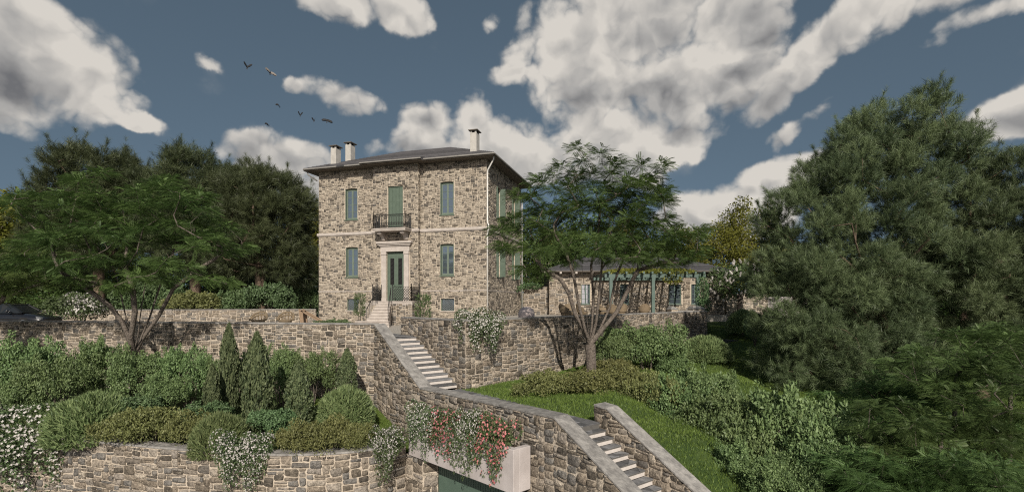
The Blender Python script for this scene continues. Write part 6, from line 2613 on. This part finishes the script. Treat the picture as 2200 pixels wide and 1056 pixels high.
# big pines on the right
Y = 24.0
tree('pine_tree', 'huge pine filling the right side, its long needled crown rising to a broad dome', 'tree', (at(1895, 860, Y).x, Y, -4.7), pts([(1893, 780, Y), (1888, 700, Y), (1882, 640, Y)]),
     [ell(1930, 275, Y, 85, 54, 2.4), ell(1860, 350, Y, 90, 70, 2.6), ell(2000, 330, Y, 60, 60, 2.4), ell(1790, 400, Y, 60, 60, 2.4), ell(1900, 440, Y, 140, 90, 2.8), ell(1740, 500, Y, 75, 60, 2.4), ell(1700, 600, Y, 65, 60, 2.2), ell(1750, 600, Y - 1, 80, 70, 2.0), ell(1695, 690, Y - .8, 55, 60, 1.8), ell(1690, 555, Y - .2, 50, 50, 1.8), ell(1850, 480, Y - .8, 120, 60, 2.0), ell(1700, 460, Y - .2, 50, 50, 1.8), ell(1800, 600, Y - .6, 130, 90, 2.6), ell(1960, 580, Y - .6, 110, 90, 2.6),
      ell(1740, 710, Y - 1, 110, 60, 2.2), ell(1880, 690, Y - 1.2, 110, 60, 2.0), ell(1690, 770, Y - 1.2, 60, 40, 1.8), ell(1820, 780, Y - 1.5, 110, 45, 1.8), ell(1930, 770, Y - 1.5, 80, 45, 1.8)],
     175, 0.95, pine_foliage(140, 0.64, 0.48), M_bark_pine, L_pine, 0.36,
     stems=[pts([(1870, 600, Y - .8), (1850, 560, Y - 1.6), (1838, 520, Y - 2.4), (1830, 480, Y - 2.9)]), pts([(1885, 650, Y - 1.0), (1900, 600, Y - 2.0), (1915, 570, Y - 2.6)]), pts([(1860, 700, Y - 1.0), (1830, 660, Y - 2.0), (1800, 640, Y - 2.8)]), pts([(1850, 590, Y - .4), (1800, 545, Y - .6)]), pts([(1905, 560, Y), (1925, 470, Y)]), pts([(1940, 600, Y + .3), (1990, 540, Y + .3)]), pts([(1840, 640, Y - .6), (1770, 620, Y - 1)])], shell=0.3, start=3, group='long needled pines on the right')
Y = 23.0
tree('pine_tree', 'pine cut by the right edge of the picture, beside the huge one', 'tree', (at(2110, 850, Y).x, Y, -4.8), pts([(2108, 770, Y), (2105, 690, Y), (2098, 640, Y)]),
     [ell(2170, 375, Y, 60, 40, 2.0), ell(2110, 450, Y, 70, 60, 2.0), ell(2200, 470, Y, 90, 100, 2.4), ell(2080, 560, Y - .4, 80, 60, 2.0), ell(2170, 600, Y - .6, 100, 60, 2.0), ell(2060, 660, Y - .8, 70, 50, 1.8), ell(2250, 560, Y, 80, 100, 2.2), ell(2130, 720, Y - 1, 90, 40, 1.8), ell(2210, 700, Y - .6, 70, 60, 1.8)],
     110, 0.92, pine_foliage(135, 0.60, 0.48), M_bark_pine, L_pine, 0.3, stems=[pts([(2120, 590, Y - .2), (2150, 560, Y - .2)]), pts([(2085, 590, Y), (2070, 520, Y)])], shell=0.3, start=3, group='long needled pines on the right')

# feathery young trees at the lower right
G9 = 'feathery young trees at the lower right'
for (px, py0, Y, E, lab) in [
    (2050, 820, 15.0, [(2045, 770, 80, 40), (2110, 745, 90, 45), (1960, 800, 80, 30), (2070, 830, 100, 30)], 'feathery young tree under the right pine, upper one'),
    (1960, 960, 12.5, [(1930, 900, 100, 40), (2000, 930, 100, 40), (1900, 960, 70, 40), (1960, 1000, 110, 40)], 'feathery young tree spreading low in the bottom right'),
    (2140, 900, 13.2, [(2130, 870, 110, 50), (2190, 800, 70, 60), (2080, 930, 90, 35), (2180, 960, 80, 50)], 'feathery young tree cut by the right edge'),
    (2100, 1050, 11.0, [(2060, 1010, 110, 36), (2160, 1030, 100, 40), (1980, 1050, 90, 30)], 'feathery young tree at the bottom right corner'),
    (1890, 1060, 11.5, [(1880, 1015, 90, 36), (1930, 1045, 90, 36), (1840, 1060, 60, 26)], 'feathery young tree at the bottom edge beside the pale bush'),
    (1880, 860, 17.5, [(1870, 830, 80, 30), (1940, 850, 90, 34), (1820, 860, 60, 26)], 'feathery young tree at the foot of the huge pine'),
    (2170, 780, 17.0, [(2160, 730, 70, 40), (2210, 770, 70, 50), (2110, 790, 70, 30)], 'feathery young tree high up at the right edge'),
    (2020, 900, 16.0, [(2010, 870, 90, 34), (2090, 900, 80, 34), (1940, 910, 80, 30)], 'feathery young tree in the middle of the lower right thicket'),
]:
    p = at(px, py0, Y)
    zg = float(LAWN_H(np.array([[p.x]]), np.array([[Y]]))[0, 0])
    tree('young_locust', lab, 'tree', (p.x, Y, zg - 0.05), [tuple(p + Vector((0.02, 0, -0.3))), tuple(p)], [ell(a, b, Y, w, h, 1.0) for a, b, w, h in E], 38, 0.30, locust_foliage(105, 0.42, 0.215, 0.5), M_bark, L_sapling, 0.06, group=G9, start=1, step=0.5)

# yellow green trees in the distance
G10 = 'yellow green trees in the distance'
first = None
for i, (px, y0, Y, w, lab) in enumerate([
    (1612, 432, 62, 185, 'tallest yellow green tree, right of the garden house roof'), (1530, 484, 60, 165, 'lower yellow green tree just above the right end of the garden house roof'),
    (1345, 478, 62, 150, 'yellow green tree seen through the right tree stems'), (1455, 488, 66, 130, 'yellow green tree behind the right side of the right tree crown'),
    (668, 425, 60, 120, 'yellow green tree glimpsed left of the tall house'), (25, 410, 58, 210, 'yellow green tree at the far left skyline'), (-60, 440, 60, 160, 'yellow green tree beyond the left picture edge'),
    (1205, 490, 64, 150, 'yellow green tree behind the garden house, near the tall house'), (1700, 520, 66, 150, 'yellow green tree behind the white spiked shrub'),
    (590, 560, 58, 140, 'low yellow green tree in the dark gap left of the house'), (500, 560, 60, 160, 'low yellow green tree glimpsed under the pines'), (300, 565, 60, 170, 'low yellow green tree behind the left pine trunk'), (130, 560, 60, 170, 'low yellow green tree behind the far left branches')]):
    x = (px - 1100) / 1100 * Y
    H = (650 - y0) / 1100 * Y + 1.6
    W = w / 1100 * Y
    if first is None or i in (4,):
        first = tree('deciduous_tree', lab, 'tree', (x, Y, -1.6), [(x, Y, -1.6 + H * 0.2), (x + 0.1, Y, -1.6 + H * 0.35)],
                     [(x, Y, -1.6 + H * 0.78, W * 0.3, W * 0.3, H * 0.22), (x - W * 0.22, Y, -1.6 + H * 0.55, W * 0.3, W * 0.35, H * 0.24), (x + W * 0.22, Y, -1.6 + H * 0.5, W * 0.3, W * 0.35, H * 0.24), (x, Y - 1, -1.6 + H * 0.3, W * 0.45, W * 0.4, H * 0.2)],
                     110, 0.75, leaf_foliage(170, 1.05, 0.32), M_bark, L_yellow, 0.22, group=G10, shell=0.2, step=1.0)
        fw, fh = W, H
    else:
        dup(first, (x, Y, -1.6), rng.uniform(0, 6.28), (W / fw, W / fw, H / fh), lab, G10)

# dark broad trees that close the view behind the houses
G11 = 'dark broadleaf trees behind the houses'
first = None
for i, (px, y0, Y, w, lab) in enumerate([
    (1145, 470, 54, 170, 'dark tree in the gap between the tall house and the garden house'), (640, 560, 53, 150, 'dark tree in the shade left of the tall house'), (1260, 462, 56, 190, 'dark tree behind the left half of the garden house roof'),
    (1760, 540, 50, 260, 'dark tree behind the huge pine, left side'), (1980, 520, 48, 300, 'dark tree behind the huge pine, right side'), (2180, 520, 46, 240, 'dark tree behind the pine at the right edge'),
    (20, 540, 54, 220, 'dark tree behind the parked car'), (200, 550, 53, 240, 'dark tree behind the white flowering shrub'), (390, 560, 52, 220, 'dark tree behind the hedge shrubs'), (520, 570, 52, 180, 'dark tree behind the brightest hedge shrub'), (1405, 500, 58, 200, 'dark tree behind the right half of the garden house roof'), (-110, 520, 50, 260, 'dark tree beyond the left picture edge'),
    (2180, 590, 33, 170, 'low dark tree behind the right pine trunk, at the picture edge'), (2060, 620, 34, 170, 'low dark tree in the gap between the two right pines'), (1800, 640, 33, 190, 'low dark tree behind the lower branches of the huge pine'), (2290, 560, 34, 220, 'low dark tree beyond the right picture edge')]):
    x = (px - 1100) / 1100 * Y
    H = (650 - y0) / 1100 * Y + 1.6
    W = w / 1100 * Y
    if first is None:
        first = tree('broadleaf_tree', lab, 'tree', (x, Y, -1.6), [(x, Y, -1.6 + H * 0.15), (x + 0.1, Y, -1.6 + H * 0.25)],
                     [(x, Y, -1.6 + H * 0.72, W * 0.35, W * 0.3, H * 0.28), (x - W * 0.22, Y, -1.6 + H * 0.5, W * 0.3, W * 0.3, H * 0.3), (x + W * 0.22, Y, -1.6 + H * 0.5, W * 0.3, W * 0.3, H * 0.3), (x, Y - 1, -1.6 + H * 0.22, W * 0.48, W * 0.35, H * 0.2)],
                     90, 0.8, leaf_foliage(130, 1.1, 0.32), M_bark, L_locust, 0.2, group=G11, shell=0.1, step=1.0)
        fw, fh = W, H
    else:
        dup(first, (x, Y, -1.6), rng.uniform(0, 6.28), (W / fw, W / fw, H / fh), lab, G11)

# white spiked shrub right of the garden house
Y = 39.0
ws = thing('white_spiked_shrub', 'tall shrub with upright white flower spikes right of the garden house', 'shrub', (at(1588, 670, Y).x, Y, -1.35))
sk = Skel()
b0 = at(1590, 672, Y)
k = sk.add(tuple(b0), -1)
E = [ell(1585, 600, Y, 46, 38, 1.6), ell(1550, 620, Y, 24, 30, 1.2), ell(1620, 590, Y, 30, 36, 1.3)]
C = clumps(E, 26, 0.62, 0.1)
for c in C[np.argsort(np.linalg.norm(C - np.array(b0), axis=1))]:
    sk.reach(c, step=0.5, jit=0.1)
V, F = sk.mesh(0.2)
np_mesh('stem', V, F, M_bark, ws, smooth=True)
V, F, T = leaf_foliage(150, 0.6, 0.2)(C, None, np.array(b0))
np_mesh('foliage', V, F, L_vine, ws, T)
top = in_ellipsoids(E, 150, 0.9)[0]
top = top[top[:, 1] < Y + 0.2]
top = top[rng.permutation(len(top))]
for p in top[:62]:
    sp_ = MB()
    hh = rng.uniform(0.24, 0.42)
    d_ = unit(np.array([rng.normal() * 0.35, rng.normal() * 0.2 - 0.15, 1.0]))
    sp_.tube([tuple(p + d_ * hh * q / 9) for q in range(10)], [(0.012 + 0.075 * math.sin(math.pi * min(1, 0.15 + 0.85 * q / 9)) ** 0.8) * (1.25 if q % 2 else 0.7) for q in range(10)], 7, float(rng.random()))
    sp_.build('flower_spike', L_white, ws)

# climbers on the pergola and the link wall
for (nm, lab, E, n, size) in [
    ('climber', 'climbing plant growing up the right post of the pergola', [ell(1508, 625, 35.9, 14, 38, 0.35), ell(1514, 655, 35.7, 12, 16, 0.3)], 1500, 0.13),
    ('climber', 'climbing plant lying over the pergola beams', [ell(1440, 585, 36.8, 60, 6, 1.6), ell(1350, 585, 37.4, 60, 6, 2.0), ell(1445, 600, 35.9, 22, 9, 0.35), ell(1400, 583, 39, 100, 5, 1.6)], 4600, 0.15),
    ('creeper', 'green creeper along the top of the wall joining the two houses', [ell(1140, 614, 42.0, 26, 5, 0.5), ell(1110, 620, 41.0, 10, 5, 0.3)], 700, 0.16)]:
    c = thing(nm, lab, 'climber', E[0][:3])
    P, d, _ = in_ellipsoids(E, n, 0.2)
    V, F = scatter(LEAF_V, LEAF_F, P, unit(d + rdir(n) * 0.8), unit(rdir(n) + np.array([0, -0.4, 0.6])), size * rng.uniform(0.7, 1.3, n))
    np_mesh('foliage', V, F, L_yellow if 'beams' in lab else L_shrub_b, c, np.repeat(rng.random(n), 4))

# ------------------------------------------------------------------ grass


def grass(name, n, xr, yr, keep, H, size):
    x = rng.uniform(*xr, n); y = rng.uniform(*yr, n)
    k = keep(x, y)
    x, y = x[k], y[k]
    z = H(x, y)
    m = len(x)
    pos = np.stack([x, y, z], 1)
    ax = unit(np.array([0, 0, 1.0]) + rng.normal(size=(m, 3)) * np.array([0.4, 0.4, 0.1]))
    V, F = scatter(BLADE_V * np.array([1, 1.6, 1]), BLADE_F, pos, ax, rdir(m), size * rng.uniform(0.6, 1.3, m))
    patch = 0.5 + 0.25 * np.sin(x * 2.3 + 1.7 * np.sin(y * 1.9)) * np.sin(y * 2.9)
    return stuff(np_mesh(name, V, F, L_grass, None, np.repeat((0.45 * rng.random(m) + 0.55 * patch).clip(0, 1), 3)))


def vis_lawn(x, y):
    m = lawn_mask(x, y)
    px = 1100 + 1100 * x / y
    return m & (px < 2260) & (y > 9) & (rng.random(len(x)) < np.clip((22 / y) ** 2, 0.15, 1))


grass('grass', 620000, (-3, 27), (9, 38), vis_lawn, lambda x, y: LAWN_H(x, y), 0.075)


def bed_keep(x, y):
    o = (np.stack([x, y], 1) - A_) @ N_
    return (o < -2.0) & (o > -5.5) & (y > 16.8) & (y < 21) & (x > -8.5)


def bed_h(x, y):
    out = np.zeros(len(x))
    T_ = bpy.data.objects['planting_bed']
    from mathutils.bvhtree import BVHTree
    me = T_.data
    off = Vector(T_.location)
    bv = BVHTree.FromPolygons([v.co + off for v in me.vertices], [tuple(p.vertices) for p in me.polygons])
    for i in range(len(x)):
        h = bv.ray_cast(Vector((float(x[i]), float(y[i]), 5)), Vector((0, 0, -1)))
        out[i] = h[0].z if h[0] is not None else -9
    return out


grass('grass', 60000, (-8.5, -3), (16.6, 21.4), bed_keep, bed_h, 0.08)

# walls and buildings are things
for o in list(COL.objects):
    if o.parent is None and 'category' in o and 'kind' not in o:
        o['kind'] = 'thing'
